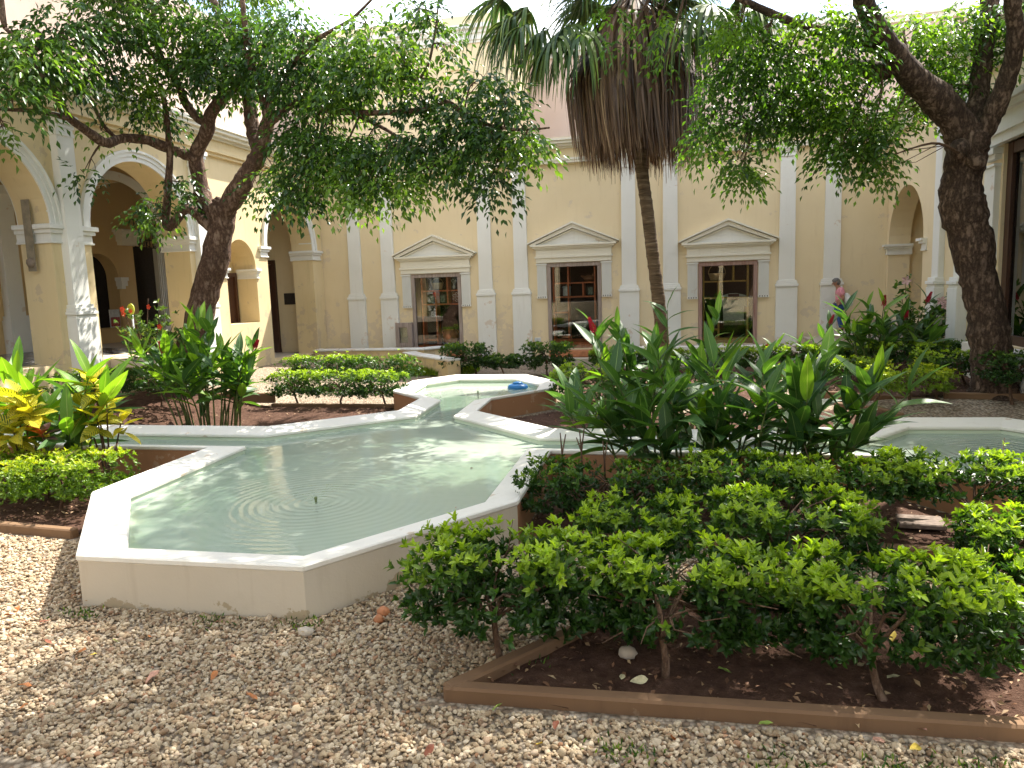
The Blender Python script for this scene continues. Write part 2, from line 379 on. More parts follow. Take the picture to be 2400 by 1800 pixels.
def mat_pebble():
    T = NT('limestone_pebble'); oi = T.N('ShaderNodeObjectInfo'); at = T.N('ShaderNodeAttribute'); at.attribute_type = 'INSTANCER'; at.attribute_name = 'tone'
    c = ramp(T, at.outputs['Fac'], [(0.0, (0.22, 0.135, 0.075)), (0.2, (0.34, 0.25, 0.155)), (0.6, (0.45, 0.36, 0.24)), (0.88, (0.58, 0.49, 0.36)), (1.0, (0.28, 0.14, 0.07))])
    n = noise(T, coords(T), 30, 4); c = mixc(T, mapr(T, n, 0.5, 0.75, 0, 0.4), c, (0.32, 0.25, 0.18))
    principled(T, c, 0.85, bump(T, n, 0.3, 0.004), 0.3); return T.m
PEBBLE = mat_pebble()
def mat_soil():
    T = NT('dark_garden_soil'); geo = T.N('ShaderNodeNewGeometry').outputs['Position']
    n = noise(T, geo, 9, 8, 0.7); f = noise(T, geo, 60, 5, 0.7)
    c = ramp(T, n, [(0.3, (0.055, 0.028, 0.018)), (0.55, (0.115, 0.062, 0.042)), (0.8, (0.20, 0.125, 0.09))])
    c = mixc(T, mapr(T, f, 0.62, 0.7, 0, 0.7), c, (0.26, 0.18, 0.13))
    principled(T, c, 0.95, bump(T, math2(T, 'ADD', n, f), 0.9, 0.04), 0.15); return T.m
SOIL = mat_soil()
BARKL = mat_bark('reddish_smooth_bark', (0.055, 0.030, 0.020), (0.165, 0.098, 0.066), (0.31, 0.215, 0.16), 9, 1.0)
BARKR = mat_bark('dark_rough_bark', (0.030, 0.019, 0.013), (0.105, 0.068, 0.046), (0.24, 0.17, 0.125), 10, 1.0)
TWIG = mat_bark('twig_bark', (0.07, 0.04, 0.025), (0.13, 0.08, 0.05), (0.2, 0.13, 0.09), 20, 0.4)
LEAFL = mat_leaf('dark_tree_leaf', (0.024, 0.058, 0.017), (0.060, 0.130, 0.027), (0.17, 0.29, 0.035), 0.30, 0.42)
LEAFR = mat_leaf('bright_tree_leaf', (0.032, 0.078, 0.016), (0.080, 0.175, 0.024), (0.20, 0.34, 0.035), 0.34, 0.46)
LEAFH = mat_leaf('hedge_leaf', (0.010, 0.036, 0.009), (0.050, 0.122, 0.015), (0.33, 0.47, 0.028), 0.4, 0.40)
LEAFY = mat_leaf('golden_hedge_leaf', (0.045, 0.11, 0.016), (0.19, 0.30, 0.02), (0.48, 0.52, 0.03), 0.4, 0.4)
GINGL = mat_bigleaf('ginger_leaf', (0.030, 0.090, 0.024), (0.070, 0.165, 0.030), (0.26, 0.38, 0.14))
GINGY = mat_bigleaf('young_lit_ginger_leaf', (0.11, 0.25, 0.022), (0.20, 0.36, 0.03), (0.40, 0.52, 0.15), trans=0.45)
CROT = mat_bigleaf('croton_leaf', (0.05, 0.11, 0.02), (0.12, 0.18, 0.02), (0.62, 0.58, 0.10), varieg=(0.66, 0.56, 0.045))
CANE = mat_flat('ginger_cane', (0.10, 0.13, 0.035), 0.5, 0.3)
REDF = mat_flat('red_ginger_bract', (0.50, 0.02, 0.055), 0.45, 0.2, 40)

# ================================================================== ground
def grid_mesh(name, xs, ys, zf, mat, inside=None, parent=None):
    nx, ny = len(xs), len(ys); vs = [(x, y, zf(x, y)) for y in ys for x in xs]; fs = []
    for j in range(ny-1):
        for i in range(nx-1):
            cx, cy = (xs[i]+xs[i+1])/2, (ys[j]+ys[j+1])/2
            if inside is None or inside(cx, cy): fs.append((j*nx+i, j*nx+i+1, (j+1)*nx+i+1, (j+1)*nx+i))
    me = bpy.data.meshes.new(name); me.from_pydata(vs, [], fs); me.materials.append(mat)
    me.polygons.foreach_set('use_smooth', [True]*len(fs)); me.update()
    return link(name, me, parent)
def inpoly(pts):
    def f(x, y):
        r = False; n = len(pts); j = n-1
        for i in range(n):
            xi, yi = pts[i]; xj, yj = pts[j]
            if (yi > y) != (yj > y) and x < (xj-xi)*(y-yi)/(yj-yi)+xi: r = not r
            j = i
        return r
    return f
gx = [-300, -80, -25] + list(np.arange(-13, 7.01, 0.4)) + [12, 30, 90, 300]
gy = [-300, -60, -12] + list(np.arange(-4, 24.01, 0.4)) + [30, 60, 300]
tag(grid_mesh('gravel_ground', gx, gy, gz, GRAVEL), 'pale limestone gravel ground of the courtyard garden', kind='structure')

POOL = [(-4.66,4.61),(-2.73,4.66),(-1.53,6.47),(-1.60,8.58),(2.05,8.64),(2.75,7.70),(4.20,7.70),(5.0,8.65),(5.0,10.05),(4.20,11.05),
        (2.75,10.97),(2.03,10.03),(-1.80,9.92),(-3.32,11.33),(-3.42,12.69),(-2.52,14.0),(-2.62,14.97),(-3.52,16.17),(-5.18,16.16),(-5.85,15.12),
        (-5.69,13.61),(-4.76,12.67),(-4.65,11.30),(-6.17,9.82),(-10.8,9.75),(-10.8,8.32),(-6.16,8.37),(-6.02,6.24)]
def offset(poly, d):
    "inset a counter-clockwise polygon by d"
    n = len(poly); out = []
    for i in range(n):
        p = Vector(poly[i]); a = (p - Vector(poly[i-1])).normalized(); b = (Vector(poly[(i+1)%n]) - p).normalized()
        na = Vector((-a.y, a.x)); nb = Vector((-b.y, b.x)); m = na + nb; m = m / max(0.35, m.dot(na))
        out.append((p.x + m.x*d, p.y + m.y*d))
    return out
inpool = inpoly(POOL)
BED1 = [(-1.35,3.84),(1.72,4.00),(5.2,4.18),(5.2,5.50),(2.15,5.47),(0.40,5.42),(-0.22,5.38)]
BED2 = [(-1.50,6.55),(0.9,6.62),(5.2,6.55),(5.2,8.5),(4.26,7.62),(2.70,7.62),(2.02,8.56),(-1.52,8.50)]
BED3 = [(-11.4,6.35),(-7.16,6.10),(-6.05,6.02),(-6.10,6.24),(-6.24,8.30),(-11.4,8.24)]
BED4 = [(-11.4,9.85),(-6.22,9.90),(-4.74,11.34),(-4.84,12.64),(-5.76,13.58),(-5.82,13.95),(-11.4,13.98)]
BED5 = [(-1.76,10.0),(1.98,10.12),(2.70,11.06),(3.05,11.2),(3.2,12.2),(2.9,13.0),(1.2,13.5),(-2.2,13.7),(-3.3,12.62),(-3.24,11.40)]
BED6 = [(2.3,14.0),(4.1,13.0),(5.4,12.8),(5.4,19.0),(2.3,19.0)]
BED7 = [(-2.2,14.6),(1.6,14.7),(2.0,20.6),(-2.6,20.6)]
beds = [BED1, BED2, BED3, BED4, BED5, BED6, BED7]
inbeds = [inpoly(b) for b in beds]
def nz2(x, y): return 0.5*math.sin(5.1*x+1.3*y)*math.cos(3.7*y-0.8*x) + 0.3*math.sin(11.3*x-4*y)*math.cos(9.1*y+2*x)
for bi, b in enumerate(beds):
    xs = np.arange(min(p[0] for p in b), max(p[0] for p in b)+0.07, 0.07); ys = np.arange(min(p[1] for p in b), max(p[1] for p in b)+0.07, 0.07)
    o = grid_mesh('soil_bed', list(xs), list(ys), lambda x, y: gz(x, y) + 0.028 + 0.018*nz2(x*1.6, y*1.6) + rnd.uniform(-.006, .006), SOIL, inbeds[bi])
    tag(o, 'dark brown soil of a planting bed between the pool arms', kind='structure')
def kerb(line, label, w=0.10, h=0.095):
    r = thing('bed_kerb', (line[0][0], line[0][1], 0), label, 'kerb', 'concrete kerbs edging the beds')
    for a, b in zip(line[:-1], line[1:]):
        a2, b2 = Vector(a), Vector(b); L = (b2-a2).length; n = max(1, int(L/1.9)); t = (b2-a2)/L
        for i in range(n):
            p = a2 + t*(L*i/n + (0.002 if i else 0)); q = a2 + t*(L*(i+1)/n - 0.002); z = gz(*((p+q)/2)); m = MB(); nn = Vector((t.y,-t.x))*w/2; hh = h + rnd.uniform(-.006, .006)
            if i == 0: p = p - t*w*0.38
            if i == n-1: q = q + t*w*0.36
            m.prism([tuple(p+nn), tuple(q+nn), tuple(q-nn), tuple(p-nn)], z-0.12, z+hh); m.build('kerb_segment', CURB, r, bevel=0.014)
    return r
kerb([(-0.22,5.38),(-1.35,3.86),(1.72,4.02),(5.2,4.18)], 'brown concrete kerb with a sharp corner around the nearest bed')
kerb([(-0.22,5.40),(0.40,5.44),(2.15,5.49),(5.2,5.52)], 'brown concrete kerb behind the nearest hedge row')
kerb([(-1.47,6.62),(0.9,6.64),(5.2,6.56)], 'brown concrete kerb in front of the second hedge row by the pool')
kerb([(-11.4,6.36),(-7.16,6.11),(-6.12,6.03)], 'low brown kerb below the golden hedge left of the pool')
kerb([(-11.0,13.96),(-8.6,13.97),(-5.80,13.93)], 'brown kerb under the three clipped hedge bushes behind the left pool arm')
kerb([(2.25,14.0),(4.1,13.0),(5.35,12.8)], 'brown kerb in front of the dark leaning tree')
kerb([(1.2,13.52),(2.5,13.15),(2.98,12.75),(3.2,12.1),(3.08,11.3),(2.75,11.08)], 'curved brown kerb beside the right pool basin')
kerb([(-2.3,14.55),(1.65,14.65)], 'straight brown kerb beyond the big ginger clump')

# ================================================================== pool
pr = thing('fountain_basin', (-3.8, 8.5, 0), 'white cross shaped fountain basin with faceted arms in the garden', 'fountain')
HT, HI, HW = 0.43, 0.365, 0.27
m = MB(); out = offset(POOL, -0.012); inn = offset(POOL, 0.345); inn2 = offset(POOL, 0.325); n = len(POOL)
vs = [(x,y,HT) for x,y in out] + [(x,y,HI) for x,y in inn] + [(x,y,HT-0.055) for x,y in out] + [(x,y,HI-0.05) for x,y in inn]
m.add(vs, [(i,(i+1)%n,n+(i+1)%n,n+i) for i in range(n)] + [(i,2*n+i,2*n+(i+1)%n,(i+1)%n) for i in range(n)] + [(n+i,n+(i+1)%n,3*n+(i+1)%n,3*n+i) for i in range(n)] + [(2*n+i,3*n+i,3*n+(i+1)%n,2*n+(i+1)%n) for i in range(n)])
m.build('coping', POOLW, pr, bevel=0.012)
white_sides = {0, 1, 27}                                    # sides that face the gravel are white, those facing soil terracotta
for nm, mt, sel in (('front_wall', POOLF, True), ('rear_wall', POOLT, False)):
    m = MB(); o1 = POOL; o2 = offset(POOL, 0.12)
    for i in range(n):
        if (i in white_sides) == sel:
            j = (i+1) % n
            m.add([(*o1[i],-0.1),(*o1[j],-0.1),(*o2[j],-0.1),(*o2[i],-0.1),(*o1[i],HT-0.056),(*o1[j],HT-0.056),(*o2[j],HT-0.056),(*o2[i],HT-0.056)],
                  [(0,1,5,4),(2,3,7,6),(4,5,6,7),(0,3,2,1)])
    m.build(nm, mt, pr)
m = MB(); a = inn2; b = offset(POOL, 0.36)
m.add([(x,y,HI-0.052) for x,y in a] + [(x,y,0.015) for x,y in b], [(i,n+i,n+(i+1)%n,(i+1)%n) for i in range(n)])
m.build('inner_lining', POOLIN, pr, fixn=False)
m = MB(); m.add([(x,y,0.012) for x,y in a], [tuple(range(n))]); m.build('basin_floor', POOLIN, pr)
# jets standing on the floor
for x, y in ((-3.70, 6.66), (3.5, 9.6), (-4.1, 14.2)):
    m = MB(); m.lathe([(0.012,0.012),(0.012,0.30),(0.016,0.305),(0.016,0.325),(0.008,0.335)], (x,y,0), 10); m.build('fountain_nozzle', mat_flat('green_brass', (0.16,0.20,0.09), 0.5), pr)
m = MB(); m.add([(x,y,HW) for x,y in offset(POOL, 0.335)], [tuple(range(n))])
wo = m.build('water', WATER); tag(wo, 'still shallow pale green water with rings spreading in the basin', kind='structure')
if wo.data.polygons[0].normal.z < 0: wo.data.flip_normals()
# blue float
BLUE = mat_flat('blue_plastic', (0.015, 0.16, 0.42), 0.35, 0.05)
ft = thing('pool_float', (-3.45, 15.0, HW), 'round blue plastic float drifting in the far pool basin', 'float')
m = MB(); m.lathe([(0.02,-0.05),(0.16,-0.045),(0.215,0.0),(0.22,0.03),(0.19,0.075),(0.12,0.10),(0.10,0.10)], (-3.45,15.0,HW), 28); m.build('float_body', BLUE, ft)
m = MB(); m.lathe([(0.11,0.095),(0.105,0.125),(0.07,0.14),(0.0,0.142)], (-3.45,15.0,HW), 20); m.build('float_cap', BLUE, ft)

# ================================================================== back building
bb = thing('shop_building', (-3, 22.7, 0), 'long cream building with white pilasters and three shop windows across the back', 'building')
WINS = [(-7.81, 0.50, 2.90, 'o'), (-3.33, 0.44, 3.08, 'o'), (1.22, 0.52, 2.93, 'y')]
m = MB(); arch_wall(m, PB, -16.0, 6.4, -0.3, 6.2, 0.0, -0.5, [(c-0.80, c+0.80, zb, zt, 0) for c, zb, zt, k in WINS] )
m.build('wall', WALL, bb)
PIL = [-10.57, -9.42, -6.14, -4.985, -1.645, -0.42, 2.855, 4.065]
for x in PIL:
    m = MB()
    wbox(m, PB, x-0.295, -0.05, -0.2, x+0.295, 0.115, 2.10); stack(m, PB, x-0.27, x+0.27, [(2.10,2.16,0.10),(2.16,2.22,0.13),(2.22,2.28,0.105),(2.28,2.33,0.09)], side=False)
    for z0, z1, e, d in ((2.10,2.15,0.295,0.105),(2.15,2.23,0.315,0.14),(2.23,2.29,0.285,0.115),(2.29,2.34,0.25,0.095)): wbox(m, PB, x-e, -0.05, z0, x+e, d, z1)
    m.add([PB(x-0.222,-0.05,2.33),PB(x+0.222,-0.05,2.33),PB(x+0.205,-0.05,5.83),PB(x-0.205,-0.05,5.83),PB(x-0.222,0.075,2.33),PB(x+0.222,0.075,2.33),PB(x+0.205,0.075,5.83),PB(x-0.205,0.075,5.83)],
          [(0,1,2,3),(4,7,6,5),(0,4,5,1),(2,6,7,3),(1,5,6,2),(0,3,7,4)])
    for z0, z1, e, d in ((5.80,5.845,0.235,0.105),(5.845,5.91,0.205,0.078),(5.91,5.96,0.225,0.10),(5.96,6.01,0.25,0.125),(6.01,6.055,0.275,0.15)): wbox(m, PB, x-e, -0.05, z0, x+e, d, z1)
    m.build('pilaster', WHITE, bb, bevel=0.006)
m = MB(); stack(m, PB, -11.75, 5.5, [(6.055,6.13,0.16),(6.13,6.19,0.19)], side=False, dback=-0.3); m.build('architrave', TRIM, bb)
m = MB(); wbox(m, PB, -11.75, -0.4, 6.19, 5.5, 0.06, 6.48); m.build('frieze', WALL, bb)
m = MB(); stack(m, PB, -11.75, 5.5, [(6.48,6.53,0.13),(6.53,6.60,0.24),(6.60,6.68,0.33),(6.68,6.73,0.38)], side=False, dback=-0.3); m.build('cornice', TRIM, bb)
m = MB(); m.box(-16, 22.45, 6.725, 6.4, 26.5, 6.80); m.build('roof', STONE, bb)
# upper storey set back behind the cornice
m = MB(); m.box(-16.5, 25.7, 6.79, -5.55, 30, 11.05); m.box(-16.4, 25.82, 11.32, -5.65, 30, 11.75); m.build('upper_wall', WALL, bb)
m = MB(); stack(m, lambda a,d,z:(a,25.7-d,z), -16.5, -5.55, [(10.78,10.86,0.06),(10.86,11.06,0.12),(11.06,11.18,0.2),(11.18,11.32,0.32)], dback=-3.0); m.build('upper_cornice', WHITE, bb)
m = MB(); n_ = 14
arch_ring(m, lambda a,d,z:(a,25.7-d,z), -7.75, 0.55, 9.4, 0.55, 0.1, -0.1, 0.05); m.build('blind_arch', WALLY, bb)
m = MB(); m.box(-5.54, 27.6, 6.79, 9, 32, 10.9); m.build('pink_upper_wall', PINK, bb)
m = MB(); stack(m, lambda a,d,z:(a,27.6-d,z), -5.5, 9, [(10.55,10.7,0.1),(10.7,10.9,0.22)], side=False, dback=-0.5); m.build('parapet_band', WHITE, bb)
m = MB(); m.tube([(-7.36,26.2,11.6),(-7.38,26.2,12.5)], 0.015, 6); m.tube([(-7.6,26.2,12.45),(-7.1,26.2,12.45)], 0.012, 6); m.build('aerial', IRON, bb)

def shop_window(c, zb, zt, key):
    F = {'o': ORANGE, 'y': OCHRE}[key]; WF = WOODR if key == 'y' else WOODW
    hw = 0.84
    s = MB(); top = zt + 0.02                       # surround: entablature, pediment
    for z0, z1, e, d in ((0.0,0.14,1.165,0.09),(0.14,0.20,1.20,0.125),(0.20,0.40,1.165,0.095),(0.40,0.44,1.20,0.13),(0.44,0.49,1.26,0.17),(0.49,0.55,1.32,0.21)):
        wbox(s, PB, c-e, -0.02, top+z0, c+e, d, top+z1)
    sur = s.build('window_surround', TRIM, bb, bevel=0.006)
    zp = top + 0.55
    m = MB(); m.slab([(c-1.16,zp+0.0),(c+1.16,zp+0.0),(c,zp+0.46)], -0.02, 0.06, PB); m.build('tympanum', WHITE, sur)
    m = MB()
    for sg in (-1, 1):
        A = [(c+sg*1.38,zp),(c+sg*1.18,zp),(c,zp+0.47),(c,zp+0.60)]; m.slab(A if sg > 0 else A[::-1], -0.02, 0.18, PB)
        A = [(c+sg*1.40,zp+0.022),(c+sg*1.40,zp+0.062),(c,zp+0.665),(c,zp+0.605)]; m.slab(A[::-1] if sg > 0 else A, -0.02, 0.235, PB)
        A = [(c+sg*1.10,zp+0.002),(c+sg*1.00,zp+0.002),(c,zp+0.40),(c,zp+0.45)]; m.slab(A if sg > 0 else A[::-1], -0.02, 0.11, PB)
    m.build('pediment', TRIM, sur, fixn=True)
    for sg in (-1, 1):                              # short fluted pilasters hanging beside the frame
        x0 = c + sg*1.005; m = MB(); wbox(m, PB, x0-0.145, -0.02, top-1.02, x0+0.145, 0.05, top-0.012)
        wbox(m, PB, x0-0.17, -0.02, top-0.06, x0+0.17, 0.088, top-0.02); wbox(m, PB, x0-0.15, -0.02, top-1.09, x0+0.15, 0.075, top-1.02)
        for k in range(7): xx = x0-0.135+k*0.0385; wbox(m, PB, xx, 0.04, top-1.0, xx+0.021, 0.073, top-0.075)
        m.build('fluted_pilaster', WHITE, sur, bevel=0.0)
        m = MB()
        for k in range(4): xx = x0-0.105+k*0.07; m.slab([(xx-0.018,top-1.035),(xx+0.018,top-1.035),(xx,top-1.085)][::-1], 0.06, 0.082, PB)
        m.build('bracket_notches', INSIDE, sur)['kind'] = 'stuff'
    f = MB()                                        # weathered timber frame
    wbox(f, PB, c-hw, -0.45, zb-0.06, c-hw+0.115, 0.035, zt); wbox(f, PB, c+hw-0.115, -0.45, zb-0.06, c+hw, 0.035, zt); wbox(f, PB, c-hw+0.001, -0.45, zt-0.115, c+hw-0.001, 0.045, zt+0.001)
    fr = f.build('window_frame', WF, bb, bevel=0.008)
    x0, x1, z0, z1 = c-hw+0.115, c+hw-0.115, zb, zt-0.115
    g = MB(); wbox(g, PB, x0, -0.020, z0, x1, -0.026, z1); g.build('pane', GLASS, fr)
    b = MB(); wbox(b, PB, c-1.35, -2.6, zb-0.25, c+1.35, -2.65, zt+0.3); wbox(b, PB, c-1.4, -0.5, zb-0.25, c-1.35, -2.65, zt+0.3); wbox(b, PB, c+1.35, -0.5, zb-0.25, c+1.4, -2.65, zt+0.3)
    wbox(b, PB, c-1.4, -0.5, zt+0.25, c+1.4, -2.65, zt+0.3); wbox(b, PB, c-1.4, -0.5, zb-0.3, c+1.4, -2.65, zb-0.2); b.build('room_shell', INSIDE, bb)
    # display shelving seen through the pane: (x fractions, z fractions)
    W, Hh = x1-x0, z1-z0
    if c < -6: V = [(0.13,0,1),(0.45,0,0.81),(0.73,0.62,1)]; Hs = [(0.81,0.13,1),(0.62,0.13,1),(0.115,0.13,0.45)]; bot = 0.05
    elif c < 0: V = [(0.04,0,1),(0.36,0,1),(0.68,0.63,0.80),(0.93,0,1)]; Hs = [(0.80,0.04,0.93),(0.63,0.04,0.93),(0.44,0.04,0.36),(0.10,0.04,0.93)]; bot = 0.10
    else: V = [(0.03,0,1),(0.33,0,0.80),(0.62,0.80,1),(0.90,0,1)]; Hs = [(0.80,0.03,0.90),(0.59,0.03,0.90),(0.18,0.03,0.33),(0.05,0.03,0.90)]; bot = 0.09
    sh = None
    for (u, a0, a1) in V:
        q = MB(); wbox(q, PB, x0+u*W-0.024, -0.10, z0+a0*Hh, x0+u*W+0.024, -0.45, z0+a1*Hh); q.build('shelf_upright', F, fr)
    for (v, a0, a1) in Hs:
        q = MB(); wbox(q, PB, x0+a0*W, -0.096, z0+v*Hh-0.022, x0+a1*W, -0.452, z0+v*Hh+0.022); q.build('shelf', F, fr)
    q = MB(); wbox(q, PB, x0+0.0, -0.085, z0-0.1, x1, -0.47, z0+bot*Hh*0.8); q.build('bottom_board', F, fr)
    return x0, x1, z0, z1
wins = [shop_window(*w) for w in WINS]
def XW(i, u, v): x0, x1, z0, z1 = wins[i]; return x0+u*(x1-x0), z0+v*(z1-z0)
# sills and door step under the windows
m = MB(); m.box(-8.2, 22.25, 0.28, -7.0, 22.66, 0.44); m.build('red_window_step', CLAY, bb, bevel=0.02)
m = MB(); m.box(-4.10, 22.30, 0.20, -2.50, 22.66, 0.40); m.build('red_window_step', CLAY, bb, bevel=0.02)
m = MB(); m.box(-4.4, 22.0, -0.1, -2.2, 22.66, 0.19); m.build('stone_window_step', STONE, bb, bevel=0.02)
# things on the display shelves
def basket(x, y, z, r, h, handle, label):
    b = thing('basket', (x,y,z), label, 'basket')
    m = MB(); k = 9; prof = [(r*0.72,0)] + [(r*(0.72+0.28*i/k) + (0.006 if i % 2 else -0.002), h*i/k) for i in range(1,k+1)] + [(r*0.9,h*0.97),(r*0.65,0.02),(0,0.02)]
    m.lathe(prof, (x,y,z), 22); m.build('woven_body', BASKETM, b)
    if handle:
        m = MB(); m.tube([(x-r*math.cos(t)*0.95, y, z+h*0.9+handle*math.sin(t)) for t in np.linspace(0,PI,13)], 0.013, 6); m.build('handle', BASKETM, b)
xx, zz = XW(0,0.47,0.83); basket(xx, 22.95, zz, 0.20, 0.22, 0.17, 'cane basket with hooped handle on the top shelf of the left shop window')
xx, zz = XW(2,0.30,0.82); basket(xx, 22.95, zz, 0.26, 0.20, 0.30, 'wide shallow cane basket on the top shelf of the ochre shop window')
xx, zz = XW(0,0.72,0.055)
j = thing('clay_pot', (xx,22.97,zz), 'big round terracotta pot with two ear handles in the left shop window', 'pot')
m = MB(); m.lathe([(0.12,0),(0.2,0.05),(0.255,0.17),(0.265,0.26),(0.235,0.37),(0.185,0.43),(0.20,0.47),(0.185,0.47),(0.16,0.43),(0.0,0.40)], (xx,22.97,zz), 28); m.build('pot_body', CLAY, j)
for sg in (-1,1):
    m = MB(); m.tube([(xx+sg*(0.19+0.085*math.sin(t)), 22.97, zz+0.47-0.19*t/PI) for t in np.linspace(0.05,PI,10)], 0.019, 7); m.build('handle', CLAY, j)
xx, zz = XW(1,0.31,0.645)
j = thing('lidded_jar', (xx,22.95,zz), 'pale lidded jar on the middle shelf of the centre shop window', 'jar'); PALE = mat_flat('pale_enamel', (0.55,0.57,0.58), 0.4)
m = MB(); m.lathe([(0.11,0),(0.125,0.02),(0.125,0.24),(0.11,0.26)], (xx,22.95,zz), 20); m.build('jar_body', PALE, j)
m = MB(); m.lathe([(0.14,0.255),(0.14,0.28),(0.10,0.30),(0.02,0.315),(0.02,0.34),(0,0.34)], (xx,22.95,zz), 20); m.build('lid', PALE, j)
xx, zz = XW(1,0.80,0.82)
j = thing('carved_bird', (xx,22.95,zz), 'brown carved bird on the top shelf of the centre shop window', 'figure')
m = MB(); BRN = mat_flat('carved_brown_wood', (0.20,0.085,0.04), 0.6); m.lathe([(0.03,0),(0.09,0.02),(0.12,0.07),(0.10,0.13),(0.05,0.17),(0.0,0.18)], (xx,22.95,zz), 16, sx=1.45); m.lathe([(0.02,0),(0.045,0.03),(0.045,0.07),(0.0,0.11)], (xx+0.13,22.95,zz+0.13), 12)
m.tube([(xx-0.12,22.95,zz+0.09),(xx-0.25,22.95,zz+0.16)], [0.05,0.02], 8); m.build('body', BRN, j)
m = MB(); m.tube([(xx+0.16,22.95,zz+0.18),(xx+0.23,22.95,zz+0.17)], [0.018,0.004], 6); m.build('beak', CLAY, j)
xx, zz = XW(0,0.86,0.835)
j = thing('flower_vase', (xx,22.93,zz), 'small vase of white flowers on the right of the top shelf, left window', 'vase')
m = MB(); m.lathe([(0.035,0),(0.045,0.05),(0.028,0.11),(0.033,0.13)], (xx,22.93,zz), 14); m.build('vase_body', PALE, j)
m = MB()
for k in range(7):
    t = k*0.9; m.tube([(xx,22.93,zz+0.12),(xx+0.08*math.cos(t),22.93+0.05*math.sin(t),zz+0.24+0.03*(k%3))], 0.004, 4); m.lathe([(0,0),(0.026,0.012),(0,0.03)], (xx+0.08*math.cos(t),22.93+0.05*math.sin(t),zz+0.23+0.03*(k%3)), 8)
m.build('white_flowers', mat_flat('white_petal', (0.7,0.7,0.66), 0.6), j)
xx, zz = XW(0,0.88,0.64)
j = thing('patterned_panel', (xx,22.95,zz), 'carved red and white patterned panel on the second shelf, left window', 'ornament')
m = MB(); m.box(xx-0.10, 22.94, zz, xx+0.10, 22.97, zz+0.33); m.build('board', BRN, j)
m = MB()
for k in range(5):
    cx, cz = xx + (-0.04 if k%2 else 0.045), zz+0.06+0.055*k; m.tube([(cx+0.04*math.cos(t), 22.933, cz+0.035*math.sin(t)) for t in np.linspace(0,5.2,10)], 0.008, 5)
m.build('scroll_relief', PALE, j)
for (i,u,v,lab) in ((0,0.31,0.64,'dark framed picture on the second shelf of the left shop window'),(0,0.58,0.64,'small dark framed picture right of the middle upright, left window'),(1,0.82,0.645,'greenish framed picture on the right middle shelf, centre window')):
    xx, zz = XW(i,u,v); j = thing('framed_picture', (xx,22.96,zz), lab, 'picture')
    m = MB(); w2, h2 = (0.095,0.26)
    for q in ((xx-w2,zz,xx-w2+.02,zz+h2),(xx+w2-.02,zz,xx+w2,zz+h2),(xx-w2+.02,zz,xx+w2-.02,zz+.02),(xx-w2+.02,zz+h2-.02,xx+w2-.02,zz+h2)): m.box(q[0],22.94,q[1],q[2],22.97,q[3])
    m.build('picture_frame', IRON, j); m = MB(); m.box(xx-w2+.019,22.955,zz+.019,xx+w2-.019,22.965,zz+h2-.019); m.build('picture_sheet', mat_flat('grey_green_print', (0.17,0.22,0.17), 0.5, 0.3, 26), j)
xx, zz = XW(2,0.63,0.22)
j = thing('embroidered_blouse', (xx,22.98,zz), 'white embroidered blouse hanging in the ochre shop window', 'garment')
CLO = mat_flat('white_cotton', (0.60,0.62,0.56), 0.9, 0.1, 30); m = MB()
m.slab([(xx-0.29,zz+0.16),(xx+0.29,zz+0.16),(xx+0.31,zz+0.60),(xx+0.42,zz+0.52),(xx+0.45,zz+0.68),(xx+0.36,zz+0.90),(xx+0.10,zz+0.97),(xx-0.10,zz+0.97),(xx-0.36,zz+0.90),(xx-0.45,zz+0.68),(xx-0.42,zz+0.52),(xx-0.31,zz+0.60)], -0.25, -0.32, PB); m.build('cloth', CLO, j)
m = MB(); m.slab([(xx-0.16,zz+0.76),(xx+0.16,zz+0.76),(xx+0.16,zz+0.95),(xx-0.16,zz+0.95)], -0.24, -0.249, PB); m.build('embroidered_yoke', mat_flat('dark_embroidery', (0.13,0.05,0.05), 0.9, 0.4, 50), j)
m = MB(); m.slab([(xx-0.29,zz+0.02),(xx+0.29,zz+0.02),(xx+0.29,zz+0.155),(xx-0.29,zz+0.155)], -0.25, -0.31, PB); m.build('embroidered_hem', mat_flat('brown_embroidery', (0.25,0.19,0.14), 0.9, 0.4, 50), j)
# small weathered display box fixed to the wall left of the first window
j = thing('display_box', (-8.96,22.5,0.56), 'small weathered wooden display box with a glazed door beside the left shop window', 'cabinet')
m = MB(); x0,x1,z0,z1 = -9.23,-8.66,0.56,1.36
wbox(m,PB,x0,0.0,z0,x1,0.03,z1); wbox(m,PB,x0,0.03,z0,x0+0.13,0.18,z1); wbox(m,PB,x1-0.15,0.03,z0,x1,0.18,z1); wbox(m,PB,x0+0.13,0.03,z0,x1-0.15,0.175,z0+0.14); wbox(m,PB,x0+0.13,0.03,z1-0.16,x1-0.15,0.175,z1)
m.build('box_frame', WOODW, j, bevel=0.008); m = MB(); wbox(m,PB,x0+0.131,0.032,z0+0.141,x1-0.151,0.05,z1-0.161); m.build('back_panel', mat_flat('grey_felt',(0.33,0.36,0.32),0.8), j)
m = MB(); wbox(m,PB,x0+0.131,0.12,z0+0.141,x1-0.151,0.126,z1-0.161); m.build('pane', GLASS, j)
j = MB(); wbox(j, PB, -4.62, 0.0, 0.66, -4.42, 0.035, 0.79); tag(j.build('wall_socket', PALE, None, bevel=0.008), 'small white box low on the wall left of the centre shop window', 'socket')

